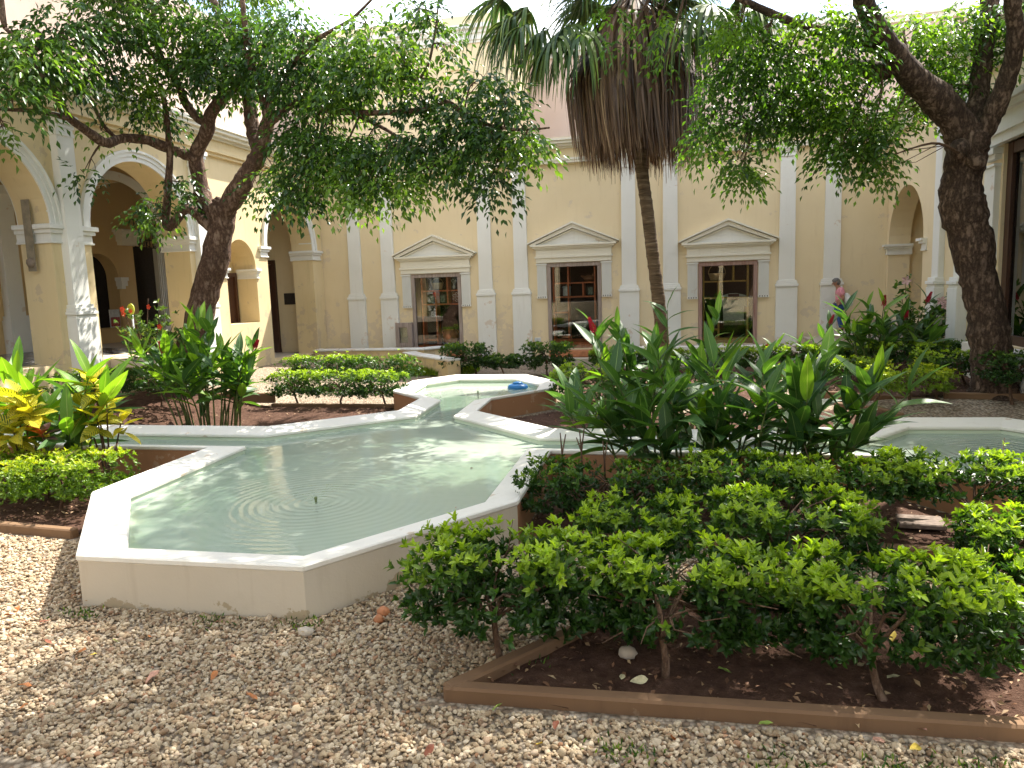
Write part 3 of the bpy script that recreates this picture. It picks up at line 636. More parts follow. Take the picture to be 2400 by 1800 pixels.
# ---- raised walks in front of the back building
def low_wall(name, pts, ztop, label, capw=0.5):
    r = thing(name, (pts[0][0],pts[0][1],0), label, 'wall', 'low garden walls along the back')
    m = MB(); m.sweep([(-0.19,-0.2),(0.19,-0.2),(0.19,ztop-0.06),(-0.19,ztop-0.06)], pts); m.build('wall_body', WALLY, r)
    m = MB(); m.sweep([(-capw/2,ztop-0.06),(capw/2,ztop-0.06),(capw/2,ztop),(-capw/2,ztop)], pts); m.build('coping', WHITE, r, bevel=0.015)
low_wall('garden_wall', [(-11.7,21.75),(-8.0,21.72),(-7.55,22.35)], 0.60, 'low cream garden wall with white coping left of the left shop window')
low_wall('ramp_wall', [(-8.35,21.4),(-7.9,20.75),(-6.1,18.9)], 0.52, 'slanting cream ramp wall behind the clipped hedges', 0.44)
m = MB(); m.box(-1.3, 21.95, -0.2, 5.5, 22.69, 0.50); ra = m.build('raised_walk', STONE, None, bevel=0.01); tag(ra, 'narrow raised walk with a pale edge below the ochre window', kind='structure')
m = MB(); m.box(-1.34, 21.66, -0.2, 3.4, 21.94, 0.535); tag(m.build('walk_edge', POOLW, None, bevel=0.02), 'pale painted edge of the raised walk below the ochre shop window', 'wall')

# ================================================================== left arcade building
lb = thing('arcade_building', (-11.75, 12, 0), 'cream arcaded gallery building with white trimmed round arches along the left', 'building')
BAYS = [(4.72,7.80),(8.77,11.86),(12.83,15.90)]
m = MB(); arch_wall(m, PL, 2.0, 22.69, -0.2, 5.95, 0.0, -0.72, [(a,b,1.2,3.88,1.51) for a,b in BAYS] + [(17.33,18.72,1.65,3.14,0.78),(19.34,22.02,0.45,3.78,1.46)])
m.build('wall', WALLY, lb)
for a, b in BAYS:
    m = MB(); c, h = (a+b)/2, (b-a)/2
    arch_ring(m, PL, c, h, 3.885, 1.51, 0.10, -0.02, 0.035); arch_ring(m, PL, c, h+0.10, 3.885, 1.61, 0.09, -0.02, 0.060); arch_ring(m, PL, c, h+0.19, 3.885, 1.70, 0.05, -0.02, 0.095)
    m.build('archivolt', WHITE, lb)
m = MB(); c, h = 20.68, 1.34
arch_ring(m, PL, c, h, 3.785, 1.46, 0.14, -0.45, 0.03); arch_ring(m, PL, c, h+0.14, 3.785, 1.60, 0.09, -0.02, 0.075); m.build('archivolt', WHITE, lb)
def impost(a0, a1, zt, dd=-0.78, s=1.0):
    m = MB()
    for z0, z1, e in ((-0.36,-0.32,0.05),(-0.32,-0.17,0.025),(-0.17,-0.09,0.07),(-0.09,0.0,0.115)): wbox(m, PL, a0-e*s, dd, zt+z0*s, a1+e*s, e*s, zt+z1*s)
    return m.build('impost', WHITE, lb, bevel=0.006)
impost(7.80,8.77,3.88); impost(11.86,12.83,3.88); impost(15.90,16.6,3.88); impost(22.03,22.5,3.78,-0.8,0.85); impost(19.0,19.335,3.78,-0.3,0.85)
impost(18.725,18.8,3.14,-0.6,0.75); impost(17.25,17.325,3.14,-0.6,0.75)
for y in (4.25, 8.30, 12.28, 16.30):
    m = MB()
    for z0, z1, e, d in ((1.0,2.08,0.27,0.24),(2.08,2.14,0.255,0.225),(2.14,2.20,0.285,0.255),(2.20,2.27,0.26,0.23),(2.27,2.34,0.235,0.205)): wbox(m, PL, y-e, -0.05, z0, y+e, d, z1)
    wbox(m, PL, y-0.20, -0.05, 2.34, y+0.20, 0.165, 5.62)
    for z0, z1, e, d in ((5.55,5.62,0.22,0.185),(5.70,5.77,0.225,0.19),(5.77,5.85,0.25,0.22),(5.85,5.948,0.28,0.25),(5.61,5.71,0.205,0.17)): wbox(m, PL, y-e, -0.05, z0, y+e, d, z1)
    m.build('pilaster', WHITE, lb, bevel=0.006)
def PLR(a, d, z): return (-11.75 + d, a, z)
m = MB(); stack(m, PL, 2.0, 22.34, [(5.95,6.03,0.10),(6.03,6.13,0.17)], side=False, dback=-0.6); m.build('architrave', WALLY, lb)
m = MB(); wbox(m, PL, 2.0, -0.6, 6.13, 22.3, 0.07, 6.36); m.build('frieze', WALLY, lb)
m = MB(); stack(m, PL, 2.0, 22.3, [(6.36,6.42,0.14),(6.42,6.50,0.26),(6.50,6.58,0.36),(6.58,6.66,0.42)], side=False, dback=-0.6); m.build('cornice', TRIM, lb)
m = MB(); m.box(-16.6, 2, 6.661, -11.72, 22.28, 6.76); m.build('roof', STONE, lb)
m = MB(); m.box(-17.5, 2, 6.77, -13.6, 25.4, 10.6); m.build('pink_upper_wall', PINK, lb)
# niche back with dark shutter, inside the end arch
m = MB(); m.box(-12.60, 17.1, 1.4, -12.47, 18.95, 4.1); m.build('niche_back', WALLY, lb)
m = MB(); m.box(-12.46, 17.62, 1.66, -12.40, 18.66, 3.05); m.box(-12.40, 17.62, 1.66, -12.34, 17.72, 3.05); m.box(-12.40, 18.56, 1.66, -12.34, 18.66, 3.05); m.box(-12.40, 18.08, 1.66, -12.35, 18.20, 3.05); m.box(-12.40, 17.72, 2.93, -12.345, 18.56, 3.05); m.build('window_shutter', WOODD, lb)
# gallery interior
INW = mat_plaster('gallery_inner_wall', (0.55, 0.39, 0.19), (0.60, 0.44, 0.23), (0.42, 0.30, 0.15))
def PG(a, d, z): return (-16.0 + d, a, z)
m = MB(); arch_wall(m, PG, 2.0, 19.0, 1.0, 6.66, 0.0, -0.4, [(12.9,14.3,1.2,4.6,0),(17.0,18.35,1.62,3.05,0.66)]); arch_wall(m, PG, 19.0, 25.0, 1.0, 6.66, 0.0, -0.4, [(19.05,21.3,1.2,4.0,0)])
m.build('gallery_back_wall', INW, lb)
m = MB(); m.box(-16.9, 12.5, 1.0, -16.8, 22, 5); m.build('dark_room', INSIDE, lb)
m = MB(); m.box(-16.0, 22.705, 0.3, -12.47, 23.1, 6.6); m.build('end_wall', INW, lb)
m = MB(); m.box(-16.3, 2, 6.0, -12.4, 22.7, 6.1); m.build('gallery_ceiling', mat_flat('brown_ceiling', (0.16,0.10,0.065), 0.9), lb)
for y in (8.3, 12.33, 16.33):
    m = MB(); Q = lambda a, d, z, y=y: (a, y + d, z); arch_wall(m, Q, -16.0, -12.45, 3.9, 6.0, -0.24, 0.24, [(-15.75,-12.7,3.9,3.91,1.5)]); m.build('transverse_arch', INW, lb)
    m = MB(); arch_ring(m, Q, -14.225, 1.525, 3.91, 1.5, 0.22, -0.275, 0.275); m.build('arch_band', WHITE, lb)
    m = MB(); m.box(-16.0, y-0.25, 1.2, -15.75, y+0.25, 3.9); m.build('wall_pier', INW, lb)
    m = MB(); m.box(-15.99, y-0.32, 3.62, -15.68, y+0.32, 3.76); m.box(-15.99, y-0.28, 3.55, -15.72, y+0.28, 3.62); m.box(-15.99, y-0.36, 3.76, -15.64, y+0.36, 3.90); m.build('pier_impost', WHITE, lb)
m = MB()
for z0,z1,e,d in ((1.2,2.0,0.30,0.26),(2.0,2.1,0.27,0.23),(2.1,5.0,0.22,0.18),(5.0,5.2,0.28,0.24)): wbox(m, PG, 14.75-e, 0, z0, 14.75+e, d, z1)
m.build('door_pilaster', WHITE, lb)
m = MB(); wbox(m, PG, 19.95, -0.05, 1.2, 20.45, 0.10, 4.35)
for k in range(6): wbox(m, PG, 19.97+k*0.08, 0.10, 1.6, 20.01+k*0.08, 0.14, 4.2)
wbox(m, PG, 19.88, -0.05, 1.2, 20.52, 0.2, 1.55); wbox(m, PG, 19.88, -0.05, 4.2, 20.52, 0.22, 4.42); m.build('fluted_column', WHITE, lb)
m = MB()
for z0,z1,e in ((3.98,4.08,0.06),(4.08,4.26,0.10),(4.26,4.34,0.16),(4.34,4.42,0.22)): wbox(m, PG, 18.5-e, -0.02, z0, 19.0+e, e+0.12, z1)
m.build('wall_bracket', TRIM, lb)
m = MB(); m.box(-16.0,16.95,2.72,-15.9,17.06,3.05); m.build('niche_impost', WHITE, lb)
m = MB(); m.box(-16.02,18.29,2.72,-15.86,18.45,2.8); m.box(-16.02,18.26,2.8,-15.82,18.5,2.95); m.box(-16.02,18.23,2.95,-15.8,18.53,3.05); m.build('niche_impost', WHITE, lb)
gr = thing('iron_grille', (-15.9, 20.2, 1.2), 'black wrought iron grille and balcony rail deep inside the arcade', 'grille')
m = MB()
for k in range(15):
    y = 19.1 + k*0.15; m.tube([(-15.93,y,3.95),(-15.93,y,4.75)], 0.014, 5)
m.tube([(-15.93,19.05,4.75),(-15.93,21.3,4.75)], 0.022, 6); m.tube([(-15.93,19.05,4.18),(-15.93,21.3,4.18)], 0.018, 6); m.tube([(-15.93,19.05,3.95),(-15.93,21.3,3.95)], 0.02, 6); m.build('balcony_rail', IRON, gr)
m = MB()
for k in range(9):
    y = 19.15 + k*0.25; m.tube([(-15.93, y+0.075*math.cos(t), 4.065+0.075*math.sin(t)) for t in np.linspace(0,2*PI,11)], 0.011, 5, cap=False)
m.build('scrolls', IRON, gr)
m = MB()
for y in (20.75, 20.95, 21.1): m.tube([(-15.95,y,1.2),(-15.95,y,3.95)], 0.016, 5)
m.build('gate_bars', IRON, gr)
# arcade floor of black and white tiles
fl = MB(); fl.box(-16.4, 2, -0.2, -11.79, 18.9, 1.188); fl.box(-16.4, 18.9, -0.2, -11.79, 22.69, 0.44); flo = fl.build('arcade_floor', STONE, None); tag(flo, 'raised arcade floor laid with black and white chequered tiles', kind='structure')
TS = 0.40; tme = []
for mt in (TILEW, TILEB):
    q = MB(); q.box(-TS/2+0.003, -TS/2+0.003, 0, TS/2-0.003, TS/2-0.003, 0.014); o = q.build('tile', mt, flo); tme.append(o.data); bpy.data.objects.remove(o)
for j in range(20):
    for i in range(9):
        o = bpy.data.objects.new('tile', tme[(i+j) % 2]); C.objects.link(o); o.parent = flo; o.location = (-15.75 + i*TS, 8.0 + j*TS, 1.190)
# vestibule inside the end arch
d = thing('wooden_door', (-14.0, 22.68, 1.2), 'dark brown panelled door inside the small end arch', 'door')
m = MB(); m.box(-14.42,22.60,0.44,-14.30,22.70,3.42); m.box(-13.62,22.60,0.44,-13.50,22.70,3.42); m.box(-14.42,22.60,3.42,-13.50,22.70,3.56); m.build('door_frame', WOODD, d)
m = MB(); m.box(-14.29,22.64,0.44,-13.63,22.69,3.41)
for z0,z1 in ((0.6,1.25),(1.35,2.0),(2.1,2.7),(2.8,3.3)): m.box(-14.2,22.62,z0,-13.99,22.66,z1); m.box(-13.93,22.62,z0,-13.72,22.66,z1)
m.build('door_leaf', WOODD, d)
m = MB(); m.box(-13.25,22.66,2.06,-12.78,22.69,2.44); tag(m.build('wall_plaque', mat_flat('dark_bronze',(0.035,0.026,0.022),0.5), None, bevel=0.006), 'dark rectangular plaque on the wall inside the small end arch', 'plaque')
m = MB(); m.box(-13.98,22.65,3.62,-13.82,22.69,3.78); tag(m.build('wall_box', PALE, None), 'small white box high on the wall above the brown door', 'box')
# pier recess as a raised strip in shaded stone colour, and flyer in the niche
RPX = thing('recess_strip', (-12.2, 11.84, 3), 'narrow recess shown as a shade grey strip with a carved face at its foot on the arcade pier', 'recess')
m = MB(); m.box(-12.22,11.730,3.0,-12.04,11.745,4.34); m.build('cloth', mat_flat('shaded_stone_grey',(0.26,0.22,0.155),0.9,0.15,8), RPX)
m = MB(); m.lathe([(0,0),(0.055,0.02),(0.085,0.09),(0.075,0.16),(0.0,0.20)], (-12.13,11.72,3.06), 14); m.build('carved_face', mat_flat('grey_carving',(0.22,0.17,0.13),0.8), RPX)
fy = thing('flyer', (-15.9, 17.9, 1.63), 'white flyer with a red picture standing on the dark sill inside the left arch', 'flyer')
m = MB(); m.box(-15.88,17.72,1.63,-15.86,18.10,2.14); m.build('sheet', PALE, fy)
m = MB(); m.box(-15.858,17.74,1.66,-15.853,18.08,1.92); m.build('red_picture', mat_flat('red_print',(0.42,0.09,0.09),0.6,0.5,40), fy)

# ================================================================== right building
rb = thing('right_building', (5.5, 17, 0), 'cream building on the right with an arched doorway and a tall glazed opening', 'building')
m = MB(); arch_wall(m, PR, 2.0, 22.69, -0.2, 6.05, 0.0, -0.55, [(19.46,22.54,1.2,3.22,1.42),(10.6,15.05,1.1,4.62,0),(5.0,9.4,1.1,4.62,0)]); m.build('wall', WALL, rb)
for y in (16.75, 18.15):
    m = MB()
    for z0, z1, e, d in ((0.0,2.08,0.28,0.20),(2.08,2.15,0.265,0.185),(2.15,2.22,0.30,0.22),(2.22,2.30,0.255,0.18)): wbox(m, PR, y-e, -0.05, z0, y+e, d, z1)
    wbox(m, PR, y-0.215, -0.05, 2.30, y+0.215, 0.12, 5.84)
    for z0, z1, e, d in ((5.80,5.85,0.235,0.14),(5.90,5.97,0.24,0.15),(5.97,6.049,0.27,0.18)): wbox(m, PR, y-e, -0.05, z0, y+e, d, z1)
    m.build('pilaster', WHITE, rb, bevel=0.006)
for y, w in ((15.38, 0.24), (10.25, 0.24)):
    m = MB(); wbox(m, PR, y-w, -0.05, 0.9, y+w, 0.10, 4.25); wbox(m, PR, y-w-0.03, -0.05, 4.25, y+w+0.03, 0.13, 4.30); wbox(m, PR, y-w-0.02, -0.05, 4.38, y+w+0.02, 0.12, 4.46); wbox(m, PR, y-w-0.06, -0.05, 4.46, y+w+0.06, 0.17, 4.57); m.build('door_column', WHITE, rb, bevel=0.006)
m = MB(); stack(m, PR, 2, 15.75, [(4.62,4.78,0.12),(4.78,4.86,0.17),(4.86,5.10,0.14),(5.10,5.20,0.24),(5.20,5.30,0.32)], dback=-0.3); m.build('lintel', WHITE, rb)
m = MB(); stack(m, PR, 2, 22.34, [(6.052,6.13,0.12),(6.13,6.20,0.17)], side=False, dback=-0.4); wbox(m, PR, 2, -0.4, 6.20, 22.3, 0.06, 6.44); stack(m, PR, 2, 22.3, [(6.44,6.52,0.16),(6.52,6.60,0.28),(6.60,6.70,0.36)], side=False, dback=-0.4); m.build('cornice', TRIM, rb)
for side in (0, 1):
    m = MB()
    for z0, z1, e in ((2.93,2.98,0.04),(2.98,3.10,0.03),(3.10,3.16,0.08),(3.16,3.22,0.13)):
        if side: wbox(m, PR, 22.54-e, -0.6, z0, 22.69, e, z1)
        else: wbox(m, PR, 19.46-0.3, -0.6, z0, 19.46+e, e, z1)
    m.build('impost', WHITE, rb)
m = MB(); m.box(6.05,19.2,1.0,9,22.69,1.19); m.build('passage_floor', STONE, rb)
m = MB(); m.box(7.3,18.6,1.0,7.5,25,6); m.box(5.6,22.695,1.0,7.3,22.95,6); m.box(5.6,18.9,1.0,7.3,19.2,6); m.box(5.6,19.2,5.4,7.3,22.7,5.5); m.build('passage_wall', WALL, rb)
m = MB(); m.box(6.0,2,6.71,6.4,22.3,7.4); m.build('parapet', WALL, rb)
for y0, y1 in ((10.6,15.05),(5.0,9.4)):
    m = MB()
    for yy in (y0+0.10, y1-0.10, (y0+y1)/2): wbox(m, PR, yy-0.10, -0.20, 1.1, yy+0.10, -0.06, 4.62)
    wbox(m, PR, y0+0.2, -0.19, 4.42, y1-0.2, -0.07, 4.615); wbox(m, PR, y0+0.2, -0.19, 1.1, y1-0.2, -0.07, 1.26); fr = m.build('glazed_frame', WOODD, rb)
    m = MB(); wbox(m, PR, y0+0.2, -0.12, 1.26, y1-0.2, -0.126, 4.42); m.build('pane', GLASS, fr)
m = MB(); m.box(8.4,2,0.9,8.5,18,5); m.box(6.06,15.3,0.9,8.4,15.4,5); m.box(6.06,2,4.9,8.4,15.3,5); m.box(6.06,2,0.9,8.4,15.3,1.08); m.build('dark_room', mat_flat('dim_room',(0.30,0.25,0.17),0.9), rb)
m = MB(); m.box(5.15,10.2,0.2,5.44,15.6,1.08); m.build('door_threshold', POOLW, rb)
st = thing('stone_steps', (4.4, 21, 0), 'worn stone steps rising to the arched doorway in the right corner', 'steps')
for k, (x, z) in enumerate(((2.75,0.53),(3.35,0.70),(3.95,0.87),(4.60,1.04),(5.15,1.19))):
    m = MB(); m.box(x, 19.3+0.02*k, -0.2, 5.49, 22.56-0.003*k, z-0.05) if k == 0 else m.box(x+0.02, 19.3+0.02*k, z-0.17, 5.49-0.002*k, 22.56-0.003*k, z-0.05)
    m.build('riser', STONE, st)
    L = 22.55-19.28; nb = 3
    for q in range(nb):
        y0 = 19.28+L*q/nb; y1 = 19.28+L*(q+1)/nb-0.006; m = MB(); m.box(x-0.025, y0, z-0.049, (3.97,4.62,5.17,5.488,5.488)[k] if k else 3.37, y1, z+rnd.uniform(-.003,.003)); m.build('tread_slab', STONE, st, bevel=0.012)
# wall of the gallery behind the photographer, seen only mirrored in the panes
fb = thing('front_gallery', (-3,-4.5,0), 'cream gallery wall closing the courtyard behind the viewer', 'building')
def PF(a, d, z): return (a, -4.5 + d, z)
m = MB(); arch_wall(m, PF, -12.3, 6.2, -0.2, 6.0, 0, -0.6, [(-12.0+k*3.6,-8.65+k*3.6,1.2,3.9,1.5) for k in range(5)]); m.build('wall', WALL, fb)
m = MB(); m.box(-12.3,-11,1.0,6.2,-10.8,6); m.build('gallery_back_wall', mat_flat('brown_gallery_wall',(0.16,0.10,0.06),0.9), fb)
m = MB(); m.box(-12.3,-10.8,-0.2,6.2,-5.11,1.19); m.build('gallery_floor', STONE, fb)
m = MB(); m.box(-12.3,-11.0,6.001,6.2,-4.3,6.2); m.build('gallery_roof', STONE, fb)

# ================================================================== foliage tools
nrs = np.random.RandomState(11)
def unit(a): return a / np.maximum(1e-9, np.linalg.norm(a, axis=-1, keepdims=True))
def leaf_cloud(name, P, D, U, L, W, tint, mat, parent=None, shape='hex', fold=0.22, droop=0.12, kind='stuff'):
    "many small leaves as one mesh: P base points, D directions, U approximate upper sides"
    P, D, U = (np.asarray(a, float) for a in (P, D, U)); n = len(P); L = np.asarray(L)[:, None]; W = np.asarray(W)[:, None]
    D = unit(D); S = unit(np.cross(D, U) + 1e-6); N = np.cross(S, D)
    if shape == 'dia':
        tv = np.stack([P, P + D*L*0.45 + S*W*0.5 + N*W*fold, P + D*L - N*L*droop, P + D*L*0.45 - S*W*0.5 + N*W*fold], 1)
        fi = np.array([0,1,2, 0,2,3]); tot = [3,3]
    else:
        tv = np.stack([P, P + D*L*0.30 + S*W*0.46 + N*W*fold, P + D*L*0.68 + S*W*0.40 + N*(W*fold - L*droop*0.4), P + D*L - N*L*droop,
                       P + D*L*0.68 - S*W*0.40 + N*(W*fold - L*droop*0.4), P + D*L*0.30 - S*W*0.46 + N*W*fold, P + D*L*0.5 - N*L*droop*0.15], 1)
        fi = np.array([0,6,2,1, 6,3,2, 0,5,4,6, 6,4,3]); tot = [4,3,4,3]
    k = tv.shape[1]; co = tv.reshape(-1, 3).astype(np.float32)
    co -= np.array(wloc(parent), np.float32)
    me = bpy.data.meshes.new(name); me.vertices.add(n*k); me.vertices.foreach_set('co', co.ravel())
    idx = (fi[None, :] + (np.arange(n)*k)[:, None]).astype(np.int32).ravel(); lt = np.tile(np.array(tot, np.int32), n)
    ls = np.concatenate([[0], np.cumsum(lt)[:-1]]).astype(np.int32)
    me.loops.add(len(idx)); me.loops.foreach_set('vertex_index', idx)
    me.polygons.add(len(lt)); me.polygons.foreach_set('loop_start', ls); me.polygons.foreach_set('loop_total', lt)
    at = me.attributes.new('tint', 'FLOAT', 'POINT'); at.data.foreach_set('value', np.repeat(np.asarray(tint, np.float32), k))
    me.materials.append(mat); me.update(calc_edges=True)
    o = link(name, me, parent); WLOC[o] = wloc(parent).copy()
    if kind: o['kind'] = kind
    return o
def rosettes(P, A, nl, spread, L, jitter=0.35):
    "whorls of leaves: twig tips P with axis A; returns base points, directions, uppers"
    n = len(P); A = unit(np.asarray(A, float)); ref = np.where(np.abs(A[:, 2:3]) > 0.9, np.array([[1.0, 0, 0]]), np.array([[0, 0, 1.0]]))
    X = unit(np.cross(A, ref)); Y = np.cross(A, X); PP = []; DD = []; UU = []
    for k in range(nl):
        t = 2*PI*k/nl*1.02 + nrs.rand(n)*0.9 + (k % 2)*0.3; s = (spread*(0.65 + 0.5*nrs.rand(n)))[:, None]
        d = A*np.cos(s) + (X*np.cos(t)[:, None] + Y*np.sin(t)[:, None])*np.sin(s)
        d = unit(d + nrs.randn(n, 3)*jitter*0.3); PP.append(P - A*(L*0.5*nrs.rand(n))[:, None]); DD.append(d); UU.append(A + nrs.randn(n, 3)*0.25)
    return np.concatenate(PP), np.concatenate(DD), np.concatenate(UU)
def smooth_path(pts, sub=5):
    "Catmull-Rom through (x,y,z,r) points"
    p = [np.array(q, float) for q in pts]; out = []
    for i in range(len(p)-1):
        a, b, c, d = p[max(i-1,0)], p[i], p[i+1], p[min(i+2,len(p)-1)]
        for k in range(sub):
            t = k/sub; out.append(0.5*((2*b)+(c-a)*t+(2*a-5*b+4*c-d)*t*t+(3*b-a-3*c+d)*t**3))
    out.append(p[-1]); return np.array(out)
def limb(pts, name, mat, parent, seg=12, sub=6, rough=0.05):
    q = smooth_path(pts, sub)
    if rough: q[:, 3] *= 1 + rough*nrs.randn(len(q))
    m = MB(); m.tube([tuple(v[:3]) for v in q], list(np.maximum(q[:, 3], 0.004)), seg)
    if q[0, 3] > 0.06:                                              # lumpy, not a perfect cylinder
        from mathutils import noise as mn
        for i in range(len(q)):
            c = Vector(q[i, :3])
            for k in range(seg):
                v = Vector(m.v[i*seg+k]); f = 1 + 0.16*mn.noise(v*1.9) + 0.10*mn.noise(v*5.3) + 0.05*mn.noise(v*13.0)
                m.v[i*seg+k] = tuple(c + (v-c)*f)
    o = m.build(name, mat, parent, fixn=False); return o, q

def canopy(name, clusters, nodes, leafmat, twigmat, root, per, leafL, xlim=None, droopy=0.5, tintlo=0.1, tinthi=0.75, lit=None):
    "clusters (x,y,z,rx,rz[,density]) filled with pinnate sprays of leaflets; a twig joins each cluster to the nearest limb"
    tw = MB(); PP=[]; DD=[]; UU=[]; LL=[]; TT=[]; nodes = np.asarray(nodes)
    for cl in clusters:
        cx, cy, cz, rx, rz = cl[:5]; den = cl[5] if len(cl) > 5 else 1.0; ry = max(0.6, min(1.5, rx*1.2)); c = np.array([cx, cy, cz])
        ct = 0.28*nrs.randn()
        n = int(per * den * (rx*ry*rz)**0.72); n = max(n, 6)
        i = np.argmin(np.linalg.norm(nodes[:, :3]-c, axis=1)); b = nodes[i, :3]; dist = np.linalg.norm(c-b)
        mid = (b+c)/2 + np.array([0, 0, 0.12*dist]) + nrs.randn(3)*0.08*dist
        q = smooth_path([(*b, 0.010+0.012*dist), (*mid, 0.009+0.007*dist), (*c, 0.006)], 5); tw.tube([tuple(v[:3]) for v in q], list(q[:, 3]), 5)
        ends = []
        for k in range(max(5, int(n/9))):
            u = unit(nrs.randn(3)); e = c + u*np.array([rx, ry, rz])*(0.45+0.5*nrs.rand()); s = q[nrs.randint(3, len(q)), :3]
            mm = (s+e)/2 + nrs.randn(3)*0.06; tw.tube([tuple(s), tuple(mm), tuple(e)], [0.009, 0.006, 0.003], 4); ends.append((s, mm, e))
        # sprays
        r = nrs.rand(n)**(1/2.4); u = unit(nrs.randn(n, 3)); pos = c + u*r[:, None]*np.array([rx, ry, rz])
        if xlim is not None: pos[:, 0] = np.maximum(pos[:, 0], xlim + 0.15*nrs.rand(n))
        near = np.array([ends[k % len(ends)][2] for k in range(n)]); w = 0.45*nrs.rand(n)[:, None]; pos = pos*(1-w) + (near + nrs.randn(n, 3)*0.12)*w
        ax = unit(u*np.array([1, 1, 0.3]) + np.array([0, 0, -droopy]) + nrs.randn(n, 3)*0.35)
        m = 7; Lr = leafL*(3.2 + 0.8*nrs.rand(n))
        side = unit(np.cross(ax, np.array([0, 0, 1.0])) + nrs.randn(n, 3)*0.25)
        tb = np.clip(tintlo + (tinthi-tintlo)*nrs.rand(n) + 0.25*(nrs.rand(n) > 0.9) + ct, 0, 1)
        for k in range(m):
            f = (k//2 + 0.6)/3.6; sg = (1 if k % 2 else -1) if k < 6 else 0
            bp = pos + ax*(Lr*f)[:, None] + np.array([0, 0, -1.0])*(Lr*f*f*0.3)[:, None]
            PP.append(bp); DD.append(unit(ax*0.75 + side*sg*0.8 + np.array([0, 0, -0.35]) + nrs.randn(n, 3)*0.18)); UU.append(np.tile([0, 0, 1.0], (n, 1)) + nrs.randn(n, 3)*0.35)
            LL.append(leafL*(0.8+0.45*nrs.rand(n))); TT.append(np.clip(tb + nrs.randn(n)*0.06, 0, 1))
    PP, DD, UU, LL, TT = (np.concatenate(a) for a in (PP, DD, UU, LL, TT))
    tw.build('twigs', twigmat, root, fixn=False)['kind'] = 'stuff'
    return leaf_cloud(name, PP, DD, UU, LL, LL*0.46, TT, leafmat, root, shape='dia', fold=0.2, droop=0.1)

# ------------------------------------------------------------------ left tree
lt = thing('courtyard_tree', (-10.35, 13.6, 0.3), 'forked reddish barked tree leaning right in front of the arcade, with small glossy dark leaves', 'tree', 'trees of the courtyard')
nodesL = []
def LB(name, pts, seg=12, **k):
    pts = [(x, y, z, r*0.9) for x, y, z, r in pts]
    o, q = limb(pts, name, BARKL, lt, seg, **k); nodesL.extend(q.tolist()); return o
base = (-10.396, 13.600, 0.863, 0.456)
LB('trunk', [(base[0]-0.15, 13.6, 0.2, 0.52), (-10.346, 13.600, 1.012, 0.415), (-10.197, 13.600, 1.357, 0.344), (-9.892, 13.600, 2.153, 0.302), (-9.501, 13.600, 3.098, 0.297), (-9.261, 13.600, 3.774, 0.295), (-9.183, 13.600, 4.141, 0.284), (-9.099, 13.600, 4.349, 0.217)], 18)
LB('branch', [(-9.268, 13.600, 3.932, 0.237), (-8.955, 13.500, 4.257, 0.225), (-8.583, 13.400, 4.613, 0.212), (-8.279, 13.300, 4.864, 0.191), (-7.999, 13.200, 5.153, 0.170), (-7.797, 13.100, 5.508, 0.150), (-7.655, 13.000, 5.756, 0.122), (-7.626, 12.800, 6.125, 0.103), (-7.640, 12.500, 6.616, 0.084), (-7.560, 12.300, 7.100, 0.061), (-7.519, 12.200, 7.828, 0.040)], 14)
LB('branch', [(-8.000, 13.200, 5.136, 0.152), (-8.171, 13.300, 5.514, 0.153), (-8.264, 13.400, 5.977, 0.140), (-8.348, 13.500, 6.443, 0.132), (-8.562, 13.700, 7.214, 0.110), (-9.133, 13.900, 8.127, 0.084), (-9.551, 14.000, 8.917, 0.047)], 14)
LB('branch', [(-9.339, 13.600, 3.861, 0.209), (-9.647, 13.700, 4.316, 0.191), (-9.747, 13.700, 4.835, 0.172), (-9.694, 13.600, 5.278, 0.160), (-9.333, 13.500, 5.705, 0.139), (-9.149, 13.400, 5.990, 0.129), (-8.796, 13.300, 6.236, 0.118), (-8.492, 13.200, 6.366, 0.098), (-8.057, 13.000, 6.629, 0.079), (-7.097, 12.600, 7.144, 0.042)], 12)
LB('branch', [(-9.703, 13.600, 5.187, 0.151), (-9.774, 13.500, 5.250, 0.122), (-9.995, 13.200, 5.352, 0.115), (-10.190, 12.800, 5.465, 0.108), (-10.375, 12.400, 5.441, 0.101), (-10.361, 11.900, 5.276, 0.098), (-10.284, 11.400, 5.387, 0.086), (-10.173, 10.900, 5.510, 0.078), (-10.041, 10.600, 5.687, 0.069), (-9.953, 10.300, 5.917, 0.056), (-9.945, 10.000, 6.289, 0.040), (-10.019, 9.700, 6.544, 0.028)], 12)
LB('branch', [(-10.150, 10.900, 5.478, 0.055), (-10.117, 10.600, 5.465, 0.046), (-10.146, 10.400, 5.462, 0.038), (-10.073, 10.000, 5.413, 0.033), (-10.008, 9.600, 5.328, 0.028), (-10.188, 9.300, 5.325, 0.021)], 8)
LB('branch', [(-9.193, 13.400, 5.861, 0.110), (-9.418, 13.400, 5.924, 0.101), (-9.628, 13.300, 6.230, 0.096), (-9.634, 13.200, 6.443, 0.086), (-9.715, 13.100, 6.729, 0.081), (-9.845, 13.000, 6.904, 0.076), (-9.892, 12.700, 7.078, 0.057), (-9.988, 12.400, 7.148, 0.039), (-10.310, 11.800, 7.081, 0.025)], 10)
LB('branch', [(-9.786, 13.000, 6.881, 0.067), (-9.847, 12.900, 7.283, 0.058), (-9.786, 12.800, 7.830, 0.048), (-9.736, 12.700, 8.444, 0.035)], 8)
